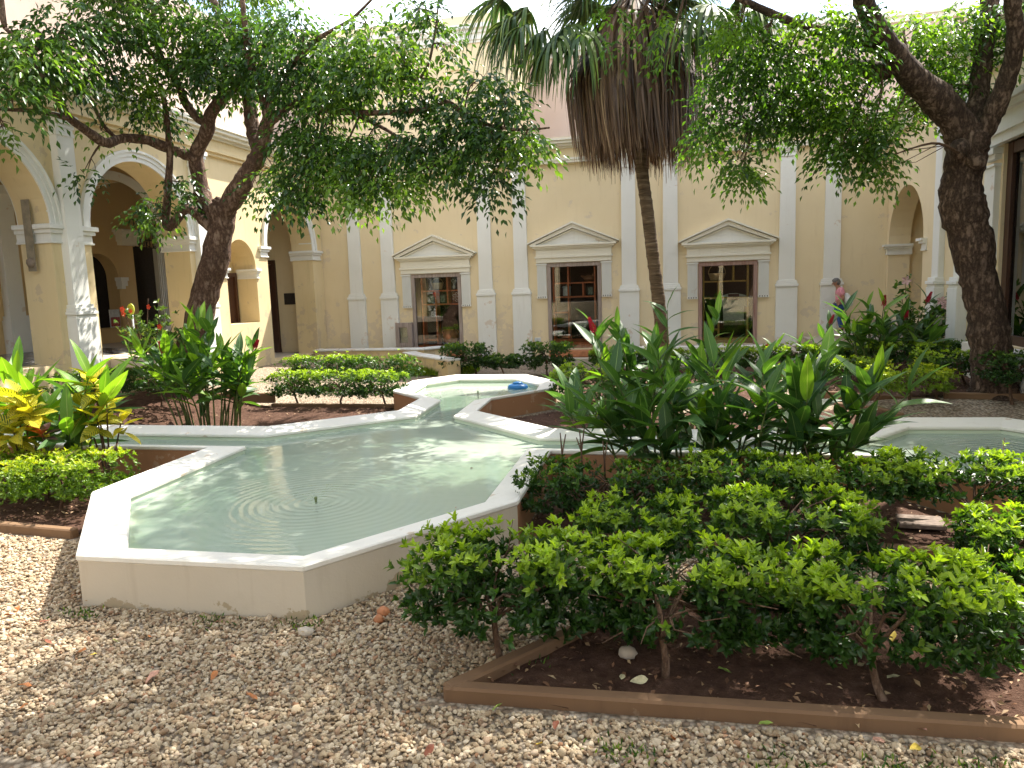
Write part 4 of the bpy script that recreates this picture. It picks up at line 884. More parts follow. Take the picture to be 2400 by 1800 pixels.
LB('branch', [(-9.352, 13.600, 3.731, 0.162), (-9.524, 13.500, 3.901, 0.123), (-9.708, 13.400, 4.124, 0.108), (-9.844, 13.300, 4.178, 0.103), (-10.095, 13.300, 3.952, 0.099), (-10.280, 13.300, 3.851, 0.095), (-10.303, 13.300, 4.037, 0.085), (-10.141, 13.200, 4.505, 0.079), (-10.012, 13.200, 5.192, 0.079), (-9.924, 13.100, 5.675, 0.069), (-9.865, 13.000, 6.157, 0.059), (-9.860, 12.900, 6.520, 0.045)], 10)
LB('branch', [(-7.771, 13.100, 5.574, 0.106), (-7.395, 12.900, 5.713, 0.091), (-6.835, 12.600, 5.830, 0.080), (-6.147, 12.300, 5.593, 0.069), (-5.535, 12.100, 5.445, 0.059), (-4.765, 11.800, 5.316, 0.053), (-4.027, 11.600, 5.262, 0.048), (-3.642, 11.500, 5.319, 0.044), (-3.187, 11.400, 4.995, 0.036), (-2.674, 11.300, 4.803, 0.028), (-2.314, 11.300, 4.754, 0.021), (-1.962, 11.200, 4.734, 0.014)], 10)
LB('branch', [(-6.835, 12.600, 5.830, 0.059), (-5.906, 12.200, 5.790, 0.048), (-5.080, 11.900, 5.845, 0.042), (-4.469, 11.800, 5.821, 0.034), (-3.906, 11.700, 5.729, 0.026)], 8)
LB('branch', [(-4.191, 11.800, 5.781, 0.030), (-4.022, 11.800, 5.994, 0.026), (-3.909, 11.800, 6.372, 0.022), (-3.828, 11.800, 6.749, 0.018), (-3.785, 11.800, 7.160, 0.015)], 6)
LB('branch', [(-5.535, 12.100, 5.445, 0.044), (-5.162, 12.000, 5.249, 0.039), (-4.719, 11.900, 4.985, 0.031), (-4.292, 11.800, 4.639, 0.023), (-4.067, 11.800, 4.313, 0.015)], 7)
LB('branch', [(-10.464, 12.300, 5.438, 0.044), (-10.545, 12.100, 5.658, 0.039), (-10.575, 11.900, 6.053, 0.034), (-10.662, 11.800, 6.280, 0.025), (-10.604, 11.700, 6.529, 0.017)], 6)
LB('branch', [(-7.697, 13.000, 5.717, 0.070), (-6.965, 12.400, 6.207, 0.054), (-5.986, 11.800, 6.553, 0.039), (-5.120, 11.400, 6.691, 0.026), (-4.464, 11.000, 6.884, 0.017)], 8)
CL = [(-9.85, 9.90, 6.25, 0.61, 0.53, 1.0), (-9.96, 9.60, 5.64, 0.42, 0.35, 1.0), (-9.77, 10.60, 6.80, 0.56, 0.41, 1.0), (-10.04, 10.70, 6.21, 0.46, 0.38, 1.0), (-9.83, 11.60, 7.12, 0.61, 0.40, 1.0), (-10.12, 11.90, 6.54, 0.42, 0.32, 1.0), (-9.99, 12.50, 6.52, 0.44, 0.39, 1.0),
  (-9.63, 12.20, 7.45, 0.59, 0.38, 1.0), (-9.22, 12.80, 7.44, 0.61, 0.52, 1.0), (-9.35, 13.00, 6.75, 0.53, 0.45, 1.0), (-8.50, 12.90, 7.47, 0.61, 0.52, 1.0), (-8.41, 12.80, 6.69, 0.56, 0.48, 1.0), (-7.41, 12.50, 7.15, 0.58, 0.50, 1.0), (-7.43, 12.60, 6.54, 0.50, 0.46, 1.0),
  (-6.41, 12.00, 6.88, 0.51, 0.43, 1.0), (-6.48, 12.20, 6.34, 0.52, 0.44, 1.0), (-5.71, 11.90, 6.41, 0.50, 0.46, 1.0), (-5.80, 12.00, 5.85, 0.43, 0.35, 1.0), (-6.71, 12.40, 5.95, 0.41, 0.33, 1.0), (-5.06, 11.70, 6.00, 0.45, 0.38, 1.0), (-4.86, 11.50, 6.49, 0.44, 0.40, 1.0), (-4.41, 11.50, 6.16, 0.33, 0.33, 1.0),
  (-6.88, 12.60, 5.28, 0.44, 0.39, 1.0), (-6.13, 12.20, 5.07, 0.49, 0.40, 1.0), (-6.58, 12.30, 4.57, 0.50, 0.36, 1.0), (-5.77, 12.10, 4.56, 0.44, 0.38, 1.0), (-5.23, 11.90, 4.87, 0.47, 0.39, 1.0), (-5.10, 11.90, 4.26, 0.31, 0.28, 1.0), (-5.36, 11.90, 4.05, 0.22, 0.20, 1.0), (-6.56, 12.20, 4.15, 0.30, 0.20, 1.0),
  (-4.53, 11.80, 4.73, 0.38, 0.32, 1.0), (-4.48, 11.80, 4.24, 0.26, 0.20, 1.0), (-3.97, 11.60, 4.80, 0.33, 0.27, 1.0), (-3.76, 11.60, 4.42, 0.22, 0.21, 1.0), (-3.36, 11.40, 5.03, 0.40, 0.32, 1.0), (-2.90, 11.30, 4.73, 0.39, 0.33, 1.0), (-3.23, 11.40, 4.43, 0.22, 0.19, 1.0), (-2.95, 11.40, 4.06, 0.19, 0.26, 1.0),
  (-2.96, 11.40, 5.58, 0.26, 0.21, 1.0), (-2.59, 11.30, 5.18, 0.32, 0.25, 1.0), (-2.32, 11.30, 4.62, 0.25, 0.25, 1.0), (-3.70, 11.60, 5.56, 0.26, 0.16, 1.0), (-4.18, 11.60, 5.42, 0.27, 0.19, 1.0), (-3.80, 11.70, 6.64, 0.16, 0.34, 1.0), (-4.18, 11.60, 6.79, 0.22, 0.19, 1.0), (-3.70, 11.70, 6.22, 0.15, 0.16, 0.6),
  (-7.49, 12.90, 4.63, 0.24, 0.31, 0.7), (-7.96, 13.00, 4.41, 0.16, 0.21, 0.5), (-10.51, 13.20, 4.32, 0.24, 0.32, 1.0), (-10.67, 13.30, 4.06, 0.23, 0.21, 0.7), (-9.92, 13.40, 4.72, 0.28, 0.24, 0.6), (-10.90, 11.90, 4.78, 0.21, 0.12, 0.7), (-10.31, 12.70, 6.17, 0.41, 0.23, 0.7), (-9.71, 13.30, 4.46, 0.28, 0.21, 0.5),
  (-10.54, 12.00, 5.58, 0.19, 0.14, 0.4), (-10.07, 12.90, 6.02, 0.27, 0.31, 0.8), (-10.04, 9.50, 4.98, 0.13, 0.10, 0.8), (-9.18, 13.40, 7.19, 0.55, 0.45, 1.0), (-8.20, 13.20, 6.53, 0.44, 0.36, 1.0)]
# upper crown above the picture, which shades the arcade wall and the left walk
CL = [(x, y, z, a*0.92, c*0.92, d*(1.45 if z < 6.3 and x > -8.5 else 1.0)) for x, y, z, a, c, d in CL]
CL += [(-10.4,11.4,9.1,1.1,0.8,1.0),(-10.3,15.4,9.9,1.1,0.8,1.0),(-10.2,17.0,10.2,1.1,0.8,0.9),(-9.2,13.4,10.6,1.2,0.8,0.8),(-9.4,15.8,11.2,1.2,0.8,0.8),(-10.5,9.2,8.2,1.0,0.7,0.8),(-9.8,12.0,9.6,1.4,0.9,0.7),(-10.2,14.2,10.0,1.3,0.9,0.7),(-10.6,10.2,8.6,1.1,0.8,0.7),(-10.4,12.9,8.6,1.0,0.8,0.9)]
canopy('foliage', CL, nodesL, LEAFL, TWIG, lt, 410, 0.128, xlim=-11.45, droopy=0.55)

# ------------------------------------------------------------------ right tree
rt = thing('courtyard_tree', (4.75, 13.2, 0.35), 'big dark trunk leaning beside the glazed opening on the right, spreading bright small leaves', 'tree', 'trees of the courtyard')
nodesR = []
def RB(name, pts, seg=12, **k):
    o, q = limb(pts, name, BARKR, rt, seg, **k); nodesR.extend(q.tolist()); return o
RB('trunk', [(4.883, 13.200, 0.342, 0.420), (4.862, 13.200, 0.524, 0.344), (4.811, 13.200, 0.886, 0.298), (4.761, 13.200, 1.260, 0.283), (4.677, 13.200, 1.788, 0.274), (4.562, 13.200, 2.298, 0.266), (4.427, 13.200, 2.812, 0.287), (4.315, 13.200, 3.258, 0.315), (4.241, 13.200, 3.613, 0.307), (4.242, 13.200, 3.898, 0.292), (4.286, 13.200, 4.248, 0.305), (4.315, 13.200, 4.491, 0.318), (4.327, 13.200, 4.650, 0.253)], 22, rough=0.035)
RB('branch', [(4.308, 13.200, 4.351, 0.283), (4.098, 13.100, 4.718, 0.244), (3.766, 12.900, 5.026, 0.227), (3.352, 12.600, 5.293, 0.201), (2.925, 12.200, 5.630, 0.168), (2.609, 11.800, 5.875, 0.143), (2.360, 11.400, 6.103, 0.119), (2.056, 10.900, 6.360, 0.090), (1.546, 10.200, 6.629, 0.062)], 16)
RB('branch', [(3.104, 12.400, 5.494, 0.137), (2.879, 12.500, 5.411, 0.139), (2.609, 12.600, 5.517, 0.127), (2.233, 12.700, 5.594, 0.107), (1.854, 12.800, 5.484, 0.094), (1.539, 12.900, 5.327, 0.081), (1.296, 12.900, 5.114, 0.063), (1.073, 13.000, 4.886, 0.038)], 11)
RB('branch', [(2.957, 12.200, 5.582, 0.114), (2.643, 12.200, 5.723, 0.095), (2.168, 12.100, 5.878, 0.081), (1.725, 12.000, 6.003, 0.074), (1.289, 11.900, 6.191, 0.064), (0.926, 11.800, 6.357, 0.054), (0.533, 11.700, 6.545, 0.040), (-0.184, 11.600, 6.847, 0.027)], 11)
RB('branch', [(4.388, 13.300, 4.468, 0.219), (4.506, 13.500, 4.816, 0.169), (4.612, 13.700, 5.455, 0.156), (4.719, 13.900, 6.103, 0.149), (4.827, 14.100, 6.759, 0.143), (4.878, 14.200, 7.427, 0.113)], 14)
RB('branch', [(4.370, 13.200, 4.417, 0.210), (4.496, 13.100, 4.562, 0.157), (4.598, 13.000, 4.861, 0.141), (4.714, 12.900, 5.275, 0.132), (4.717, 12.700, 5.754, 0.122), (4.579, 12.500, 6.167, 0.113), (4.396, 12.200, 6.632, 0.084), (4.051, 11.800, 7.216, 0.050)], 14)
RB('branch', [(2.056, 10.900, 6.360, 0.066), (1.6,10.2,8.4,0.12), (0.2,9.2,8.8,0.09), (-1.2,8.3,8.7,0.06), (-2.2,7.6,8.3,0.03)], 8)
RB('branch', [(4.396, 12.200, 6.632, 0.071), (4.2,10.6,8.6,0.13), (3.4,9.0,9.0,0.10), (2.6,7.6,8.8,0.07), (2.0,6.4,8.3,0.03)], 8)
RB('branch', [(0.2,9.2,8.8,0.07), (-0.6,10.6,9.2,0.06), (-1.4,11.9,9.3,0.04), (-2.2,12.8,9.2,0.02)], 7)
RB('knot', [(4.303, 13.000, 4.110, 0.143), (4.369, 12.850, 4.034, 0.120), (4.414, 12.780, 4.020, 0.056)], 10)
RB('branch_stub', [(4.125, 12.950, 4.301, 0.142), (4.050, 12.750, 4.218, 0.119), (4.017, 12.660, 4.179, 0.094)], 12)
CRr = [(0.67, 11.80, 6.05, 0.34, 0.34, 1.0), (1.08, 12.00, 5.81, 0.45, 0.41, 1.0), (0.77, 12.30, 5.46, 0.36, 0.36, 1.0), (1.49, 12.20, 5.63, 0.42, 0.35, 1.0), (1.58, 12.80, 5.23, 0.51, 0.38, 1.0), (2.09, 12.60, 5.27, 0.43, 0.36, 1.0), (2.13, 12.80, 4.90, 0.44, 0.33, 1.0), (2.49, 12.60, 4.90, 0.43, 0.35, 1.0), (1.17, 12.90, 5.07, 0.34, 0.34, 1.0), (1.52, 12.90, 4.89, 0.27, 0.19, 1.0),
  (0.40, 12.40, 4.96, 0.25, 0.33, 1.0), (0.33, 12.40, 4.54, 0.20, 0.22, 1.0), (0.85, 12.30, 4.13, 0.27, 0.17, 1.4), (0.85, 12.30, 4.24, 0.13, 0.10, 1.0), (2.36, 12.50, 4.41, 0.33, 0.26, 1.0), (2.72, 12.40, 4.43, 0.32, 0.31, 1.0), (2.81, 12.30, 4.09, 0.28, 0.18, 1.0), (2.24, 12.60, 4.26, 0.23, 0.14, 0.7), (3.00, 12.50, 4.63, 0.28, 0.18, 0.8),
  (1.81, 11.80, 5.93, 0.40, 0.30, 1.0), (2.29, 12.00, 5.56, 0.37, 0.30, 1.0), (2.28, 11.40, 5.87, 0.32, 0.25, 0.8), (3.44, 13.40, 6.26, 0.44, 0.34, 1.0), (4.03, 13.80, 5.97, 0.45, 0.39, 1.0), (3.81, 13.90, 5.43, 0.38, 0.35, 1.0), (4.22, 13.80, 6.44, 0.37, 0.34, 1.0), (3.44, 13.60, 5.83, 0.30, 0.30, 1.0), (4.33, 14.00, 5.34, 0.28, 0.23, 1.0), (3.48, 13.40, 4.99, 0.25, 0.16, 0.7),
  (4.87, 13.60, 6.37, 0.36, 0.29, 1.0), (4.58, 14.20, 5.73, 0.20, 0.31, 0.8), (4.98, 14.00, 5.86, 0.18, 0.23, 0.6), (-0.96, 11.20, 6.26, 0.24, 0.19, 0.4), (-0.34, 11.30, 6.10, 0.23, 0.20, 0.4), (-0.25, 11.30, 5.55, 0.11, 0.11, 0.4), (-0.84, 11.30, 5.77, 0.09, 0.09, 0.4), (0.29, 12.20, 5.41, 0.17, 0.24, 0.8)]
OVER = [(2.6,9.6,8.9,1.3,0.8,0.9),(1.2,9.4,9.2,1.3,0.8,0.9),(0.0,8.9,9.0,1.3,0.8,0.9),(-1.3,8.5,8.9,1.2,0.7,0.8),(2.2,7.6,8.8,1.3,0.8,0.9),(0.9,7.6,8.7,1.3,0.8,0.9),(-0.4,7.2,8.5,1.2,0.7,0.8),(3.6,8.3,9.2,1.3,0.8,0.8),  # crown above the view, added to shade the pool and foreground
  (3.9,10.2,9.2,1.2,0.8,0.8),(-0.4,10.6,9.5,1.3,0.8,0.8),(-1.5,12.0,9.6,1.2,0.8,0.7),(1.0,11.4,9.7,1.3,0.8,0.8),(2.8,11.8,9.6,1.2,0.8,0.8),(-2.4,7.8,8.6,0.9,0.6,0.7),(4.3,12.2,9.4,1.2,0.8,0.9),(1.6,6.2,8.4,1.0,0.6,0.8),(0.3,6.0,8.2,0.9,0.6,0.6),(3.2,6.6,8.6,1.1,0.7,0.7)]
OVER = [(x, y, z, a*0.9, b, d*(0.62 if (x, y) not in ((0.9, 7.6), (-1.3, 8.5), (2.2, 7.6)) else 0.18)) for x, y, z, a, b, d in OVER] + [(0.0,12.6,9.0,1.3,0.8,1.1),(-0.9,11.4,8.9,1.2,0.8,1.1),(0.9,12.7,8.7,1.2,0.8,1.1),(-1.5,12.9,9.3,1.1,0.8,0.9),(0.6,11.0,8.6,1.2,0.8,1.1),(1.8,12.4,9.2,1.2,0.8,1.0),(1.6,10.6,8.8,1.1,0.8,0.9)]
canopy('foliage', CRr + OVER, nodesR, LEAFR, TWIG, rt, 560, 0.104, droopy=0.5, tintlo=0.2, tinthi=0.75)

# ------------------------------------------------------------------ unseen tree added over the viewer to shade the foreground
vt = thing('courtyard_tree', (-3.4, -2.2, 0), 'unseen tree added behind the viewer to shade the nearest gravel', 'tree', 'trees of the courtyard')
nodesV = []
for name, pts in (('trunk', [(-3.4,-2.2,-0.1,0.34),(-3.3,-2.1,1.6,0.27),(-3.1,-1.9,3.2,0.24),(-2.9,-1.7,4.4,0.22)]), ('branch', [(-3.0,-1.8,4.0,0.17),(-1.8,-0.8,5.6,0.13),(-0.4,0.6,6.6,0.09),(0.8,1.8,7.0,0.04)]), ('branch', [(-3.0,-1.8,4.1,0.17),(-3.8,-0.4,5.8,0.13),(-4.4,1.2,6.6,0.08),(-4.8,2.4,6.9,0.04)]), ('branch', [(-2.9,-1.7,4.4,0.16),(-2.6,-0.9,6.2,0.12),(-2.2,0.6,7.2,0.08),(-1.8,2.4,7.3,0.04)])):
    o, q = limb(pts, name, BARKR, vt, 10); nodesV.extend(q.tolist())
canopy('foliage', [(-4.8,2.6,6.9,1.4,0.8,0.7),(-3.2,2.8,7.2,1.4,0.8,0.7),(-1.6,2.6,7.2,1.4,0.8,0.7),(0.0,2.4,7.0,1.4,0.8,0.7),(1.4,2.0,7.0,1.3,0.8,0.7),(-5.4,1.0,6.8,1.4,0.8,0.7),(-3.8,0.9,7.3,1.4,0.8,0.7),(-2.0,0.9,7.5,1.4,0.8,0.7),(-0.4,0.8,7.2,1.4,0.8,0.7),(1.2,0.6,6.9,1.3,0.8,0.7),(-4.6,-0.8,6.8,1.4,0.8,0.7),(-2.8,-0.8,7.4,1.4,0.8,0.7),(-1.0,-0.8,7.2,1.4,0.8,0.7),(0.6,-0.8,6.8,1.3,0.8,0.7),(2.6,1.6,7.2,1.2,0.8,0.7),(-6.4,2.2,6.8,1.2,0.8,0.6)], nodesV, LEAFR, TWIG, vt, 560, 0.11, droopy=0.5)

# ------------------------------------------------------------------ fan palm
PY = 17.0
pm = thing('fan_palm', (-1.55, PY, 0), 'tall fan palm with a thick skirt of dead brown fronds under drooping green ones', 'palm')
pk = [(-0.415, 17.000, 0.023, 0.180), (-0.454, 17.000, 0.503, 0.158), (-0.569, 17.000, 1.873, 0.147), (-0.694, 17.000, 2.911, 0.140), (-0.808, 17.000, 3.936, 0.139), (-0.912, 17.000, 4.747, 0.139), (-0.985, 17.000, 5.547, 0.143), (-1.035, 17.000, 6.532, 0.152), (-1.064, 17.000, 7.501, 0.161), (-1.075, 17.000, 8.264, 0.160), (-1.089, 17.000, 8.831, 0.130)]
q = smooth_path([(pk[0][0]+0.05, PY, 0.0, 0.26)] + pk, 14); q[:, 3] *= 1 + 0.035*np.sin(np.arange(len(q))*1.9) + 0.02*nrs.randn(len(q))
m = MB(); m.tube([tuple(v[:3]) for v in q], list(q[:, 3]), 16)
def mat_palmbark():
    T = NT('ringed_palm_bark'); geo = T.N('ShaderNodeNewGeometry').outputs['Position']; mp = T.N('ShaderNodeMapping'); mp.inputs['Scale'].default_value = (3,3,22); T.L(geo, mp.inputs['Vector'])
    h = noise(T, mp.outputs['Vector'], 1.0, 6, 0.6); principled(T, ramp(T, h, [(0.3,(0.05,0.033,0.02)),(0.55,(0.15,0.105,0.065)),(0.75,(0.26,0.20,0.13))]), 0.9, bump(T, h, 1.0, 0.04), 0.2); return T.m
m.build('trunk', mat_palmbark(), pm, fixn=False)
def mat_frond(name, c1, c2, c3, trans):
    T = NT(name); a = T.N('ShaderNodeAttribute'); a.attribute_name = 'tint'; c = ramp(T, a.outputs['Fac'], [(0.0,c1),(0.5,c2),(1.0,c3)])
    p = T.N('ShaderNodeBsdfPrincipled'); T.L(c, p.inputs['Base Color']); p.inputs['Roughness'].default_value = 0.5
    t = T.N('ShaderNodeBsdfTranslucent'); T.L(c, t.inputs['Color']); x = T.N('ShaderNodeMixShader'); x.inputs[0].default_value = trans
    T.L(p.outputs[0], x.inputs[1]); T.L(t.outputs[0], x.inputs[2]); T.L(x.outputs[0], T.out.inputs['Surface']); return T.m
DEADF = mat_frond('dead_palm_frond', (0.050,0.024,0.013), (0.165,0.088,0.046), (0.40,0.27,0.16), 0.12)
LIVEF = mat_frond('green_palm_frond', (0.022,0.056,0.014), (0.060,0.125,0.022), (0.18,0.24,0.04), 0.4)
def frond(base, out, blade_n, petiole, bladeL, fall, name, mat, spread, wid, tlo, thi):
    "fan leaf: petiole from the trunk, then narrow strips that fan out and fall; returns one mesh part"
    base = np.array(base); out = unit(np.array(out)); tip = base + out*petiole; V=[]; F=[]; T_=[]
    def strip(pts, ws, sd, tv):
        b = len(V)
        for p, w in zip(pts, ws): V.append(p - sd*w); V.append(p + sd*w); T_.extend([tv, tv])
        for i in range(len(pts)-1): F.append((b+2*i, b+2*i+1, b+2*i+3, b+2*i+2))
    up = np.array([0, 0, 1.0]); lat = unit(np.cross(out, up) + 1e-5)
    strip([base, (base+tip)/2 + np.array([0,0,0.03]), tip], [0.03, 0.022, 0.018], lat, tlo + (thi-tlo)*0.5)
    for k in range(blade_n):
        a = (k/(blade_n-1)-0.5)*spread; d = unit(out*math.cos(a) + lat*math.sin(a) + nrs.randn(3)*0.07); L = bladeL*(0.8+0.35*nrs.rand())*(1-0.18*abs(a)/(spread/2))
        p = tip.copy(); pts = [p.copy()]; ns = 7; dd = d.copy()
        for i in range(ns):
            dd = unit(dd + np.array([0, 0, -fall*(0.35+0.25*i)]) + nrs.randn(3)*0.035); p = p + dd*L/ns; pts.append(p.copy())
        ws = [wid*0.5, wid*0.9, wid, wid*0.85, wid*0.65, wid*0.45, wid*0.28, wid*0.06]; sd = unit(np.cross(dd, unit(nrs.randn(3)*0.4 + out)) + 1e-5); sd = unit(np.cross(d, up) * 0.7 + sd*0.5)
        strip(pts, ws, sd, float(np.clip(tlo + (thi-tlo)*nrs.rand(), 0, 1)))
    off = np.array(wloc(pm)); me = bpy.data.meshes.new(name); me.from_pydata([tuple(v-off) for v in V], [], F); at = me.attributes.new('tint','FLOAT','POINT'); at.data.foreach_set('value', T_)
    me.materials.append(mat); me.update(); return link(name, me, pm)
tz = [q[np.argmin(abs(q[:, 2]-z)), :3] for z in (5.2,)]
def trunk_at(z): return q[np.argmin(abs(q[:, 2]-z)), :3]
def dead_frond(k, nf):
    "one dead fan leaf folded down against the trunk: its strips bulge outwards, then hang"
    t = k/(nf-1.0); a0 = k*2.399; zb = 7.1 + 1.35*t; c = trunk_at(zb); V=[]; F=[]; T_=[]; rr = (0.45 + 0.55*nrs.rand()**0.6)
    tone = 0.15 + 0.5*nrs.rand(); zl = zb - 1.0 - 0.25*nrs.rand()
    for j in range(26):
        a = a0 + 0.55*(j/25.0-0.5) + 0.05*nrs.randn(); rm = (1.62-0.20*t)*rr*(0.92+0.14*nrs.rand()); ze = 5.35 - 0.45*(1-rr)*1.6 - 0.25*nrs.rand() + 0.9*t*(1-rr*0.2)*nrs.rand() + 0.15*nrs.randn()
        n = 8; cs, sn = math.cos(a), math.sin(a); sd = np.array([-sn, cs, 0]); w = 0.024*(0.7+0.6*nrs.rand()); b = len(V); wob = 0.05*nrs.randn(); tw = nrs.randn()*0.5; tv = float(np.clip(tone + 0.22*nrs.randn(), 0, 1))
        for i in range(n+1):
            u = i/n; r = 0.16 + (rm-0.16)*(1-(1-min(1, u*1.7))**2) - 0.12*max(0, u-0.6)*rr; z = zb + 0.10*math.sin(PI*min(1, u*2.5)) - (zb-ze)*(u**1.25)
            cc = trunk_at(max(5.0, min(8.6, z))); p = np.array([cc[0] + r*cs, cc[1] + r*sn, z]) + sd*(wob*u*u + 0.02*math.sin(7*u+j)); s2 = sd*math.cos(tw*u) + np.array([cs, sn, 0])*math.sin(tw*u)
            ww = w*(1.25 if i < 3 else 1.0)*(1 - 0.85*max(0, u-0.55)/0.45); V.append(p - s2*ww); V.append(p + s2*ww); T_.extend([tv, tv])
        for i in range(n): F.append((b+2*i, b+2*i+1, b+2*i+3, b+2*i+2))
    off = np.array(wloc(pm)); me = bpy.data.meshes.new('dead_frond'); me.from_pydata([tuple(v-off) for v in V], [], F); at = me.attributes.new('tint','FLOAT','POINT'); at.data.foreach_set('value', T_)
    me.materials.append(DEADF); me.update(); return link('dead_frond', me, pm)
for k in range(84): dead_frond(k, 84)                          # skirt of dead leaves
for k in range(26):                                            # living leaves
    a = k*2.399 + 0.4; b = trunk_at(9.3 + 0.03*k); el = -0.35 + 1.5*k/25 + 0.1*nrs.randn()
    frond(b, (math.cos(a), math.sin(a), el), 34, 1.05+0.25*nrs.rand(), 1.55, 0.22, 'green_frond', LIVEF, 4.2, 0.04, 0.1, 0.9)
for tip in ((-3.637, 16.600, 8.226), (-2.973, 16.300, 7.774), (-2.426, 16.000, 7.714), (-4.071, 17.400, 8.939), (-3.401, 17.000, 8.527), (-2.643, 15.800, 7.447), (-3.353, 16.200, 7.877), (-2.084, 15.600, 7.462), (0.753, 16.500, 7.799), (1.320, 16.800, 7.926), (0.288, 16.200, 7.573), (1.080, 17.400, 8.343), (0.545, 15.800, 7.761), (0.014, 15.700, 7.529)):
    b = trunk_at(8.9); v = np.array(tip)-b; frond(b, v, 38, float(np.linalg.norm(v)), 1.75, 0.40, 'green_frond', LIVEF, 3.4, 0.042, 0.1, 0.95)

# ================================================================== clipped hedge bushes
HG = 'clipped hedge bushes of the garden'
def bush(label, x, y, rx, zb, zt, ry=None, L=0.052, n=700, mat=None, tl=0.12, th=1.0, new=0.7, trunks=((0, 0),), seed=0, name='hedge_bush', flat=0.8):
    "clipped bush: forked stem, side branches and whorls of small leaves through a flat topped volume"
    mat = mat or LEAFH; g0 = gz(x, y); ry = ry or min(rx*0.8, 0.62); r = thing(name, (x, y, g0), label, 'bush', HG)
    h = zt - g0; zc = max(zb, g0 + 0.22); m = MB(); tips = []
    for tx, ty in trunks:
        b = np.array([x+tx, y+ty, g0-0.03]); k = np.array([x+tx*0.8+0.05*nrs.randn(), y+ty*0.8+0.04*nrs.randn(), g0 + 0.38*h])
        p = smooth_path([(*b, 0.030), (*(b*0.5+k*0.5+nrs.randn(3)*0.02), 0.023), (*k, 0.019)], 4); m.tube([tuple(v[:3]) for v in p], list(p[:, 3]), 7)
        for j in range(7):
            a = 2*PI*j/7 + nrs.rand(); e = np.array([x+tx*0.5 + rx*0.72*math.cos(a)*(0.5+0.5*nrs.rand()), y + ry*0.72*math.sin(a), zc + (zt-zc)*(0.3+0.55*nrs.rand())])
            mid = (k+e)/2 + np.array([0, 0, 0.05]) + nrs.randn(3)*0.03; p = smooth_path([(*k, 0.015), (*mid, 0.010), (*e, 0.005)], 3); m.tube([tuple(v[:3]) for v in p], list(p[:, 3]), 5)
            tips.append(e)
            for _ in range(2):
                e2 = e + nrs.randn(3)*np.array([0.16, 0.14, 0.09])*(rx/0.6)**0.5; m.tube([tuple(mid), tuple((mid+e2)/2+nrs.randn(3)*0.02), tuple(e2)], [0.008, 0.005, 0.003], 4)
    m.build('stems', TWIG, r, fixn=False)
    # whorl tips: superellipsoid volume, denser towards the clipped outer surface
    u = unit(nrs.randn(n, 3)); rad = nrs.rand(n)**(1/3.4); pw = 2.0/4.0
    s = np.sign(u)*np.abs(u)**pw; s /= np.maximum(1e-6, (np.abs(s)**4).sum(1, keepdims=True)**0.25)
    P = s*rad[:, None]; lump = 1 + 0.10*np.sin(P[:, 0]*5.1*rx/0.5 + seed) + 0.08*np.sin(P[:, 1]*6.3 + 2*seed)
    low = P[:, 2] < 0; P[low, 2] *= (0.72 + 0.4*nrs.rand(low.sum()))
    nrm = unit(np.stack([P[:, 0]**3, P[:, 1]**3, np.maximum(P[:, 2], -0.35)**3 + 0.12], 1) + nrs.randn(n, 3)*0.16 + np.array([0, 0, 0.30]))
    cz = (zc+zt)/2; hz = (zt-zc)/2
    W = np.stack([x + P[:, 0]*rx*lump, y + P[:, 1]*ry*lump, cz + P[:, 2]*hz*(1 + 0.05*np.sin(P[:, 0]*7+seed*3))], 1)
    sh = nrs.rand(n) < 0.05; W[sh] += nrm[sh]*(0.03+0.09*nrs.rand(sh.sum()))[:, None]           # loose new shoots
    PP, DD, UU = rosettes(W, nrm, 6, 0.86, L)
    youth_shade = np.clip((P[:, 2] + 0.0)*1.05, 0, 1)**1.3*np.clip(rad*1.9-0.75, 0, 1)                       # new growth on the clipped top; shaded sides and underside painted darker
    tb = np.clip(tl + (th-tl)*(0.25*nrs.rand(n) + youth_shade*(new+0.5*nrs.rand(n))), 0, 1); tb[sh] = np.minimum(1, tb[sh]+0.25)
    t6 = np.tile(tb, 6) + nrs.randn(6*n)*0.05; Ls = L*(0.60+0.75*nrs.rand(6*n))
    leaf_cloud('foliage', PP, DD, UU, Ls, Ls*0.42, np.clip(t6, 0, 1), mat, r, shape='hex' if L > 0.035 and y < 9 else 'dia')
    return r
near = dict(L=0.058, n=1150)
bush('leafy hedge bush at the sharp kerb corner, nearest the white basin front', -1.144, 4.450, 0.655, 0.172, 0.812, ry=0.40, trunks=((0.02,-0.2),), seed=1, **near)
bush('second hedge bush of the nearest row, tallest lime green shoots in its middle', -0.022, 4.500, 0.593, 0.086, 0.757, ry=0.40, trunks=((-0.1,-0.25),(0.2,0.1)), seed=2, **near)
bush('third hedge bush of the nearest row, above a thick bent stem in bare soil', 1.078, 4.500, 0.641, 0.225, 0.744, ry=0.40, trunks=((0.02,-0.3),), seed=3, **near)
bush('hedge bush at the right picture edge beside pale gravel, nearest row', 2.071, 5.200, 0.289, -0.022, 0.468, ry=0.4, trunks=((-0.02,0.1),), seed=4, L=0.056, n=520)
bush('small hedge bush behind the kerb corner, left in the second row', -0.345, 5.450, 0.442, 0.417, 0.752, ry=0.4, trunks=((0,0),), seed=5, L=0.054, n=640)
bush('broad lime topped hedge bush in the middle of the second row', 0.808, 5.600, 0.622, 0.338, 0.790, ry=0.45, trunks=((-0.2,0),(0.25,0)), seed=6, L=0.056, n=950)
bush('hedge bush at the right picture edge beside the square stone slab', 2.324, 5.900, 0.354, 0.250, 0.625, ry=0.42, trunks=((0,0),), seed=7, L=0.054, n=560)
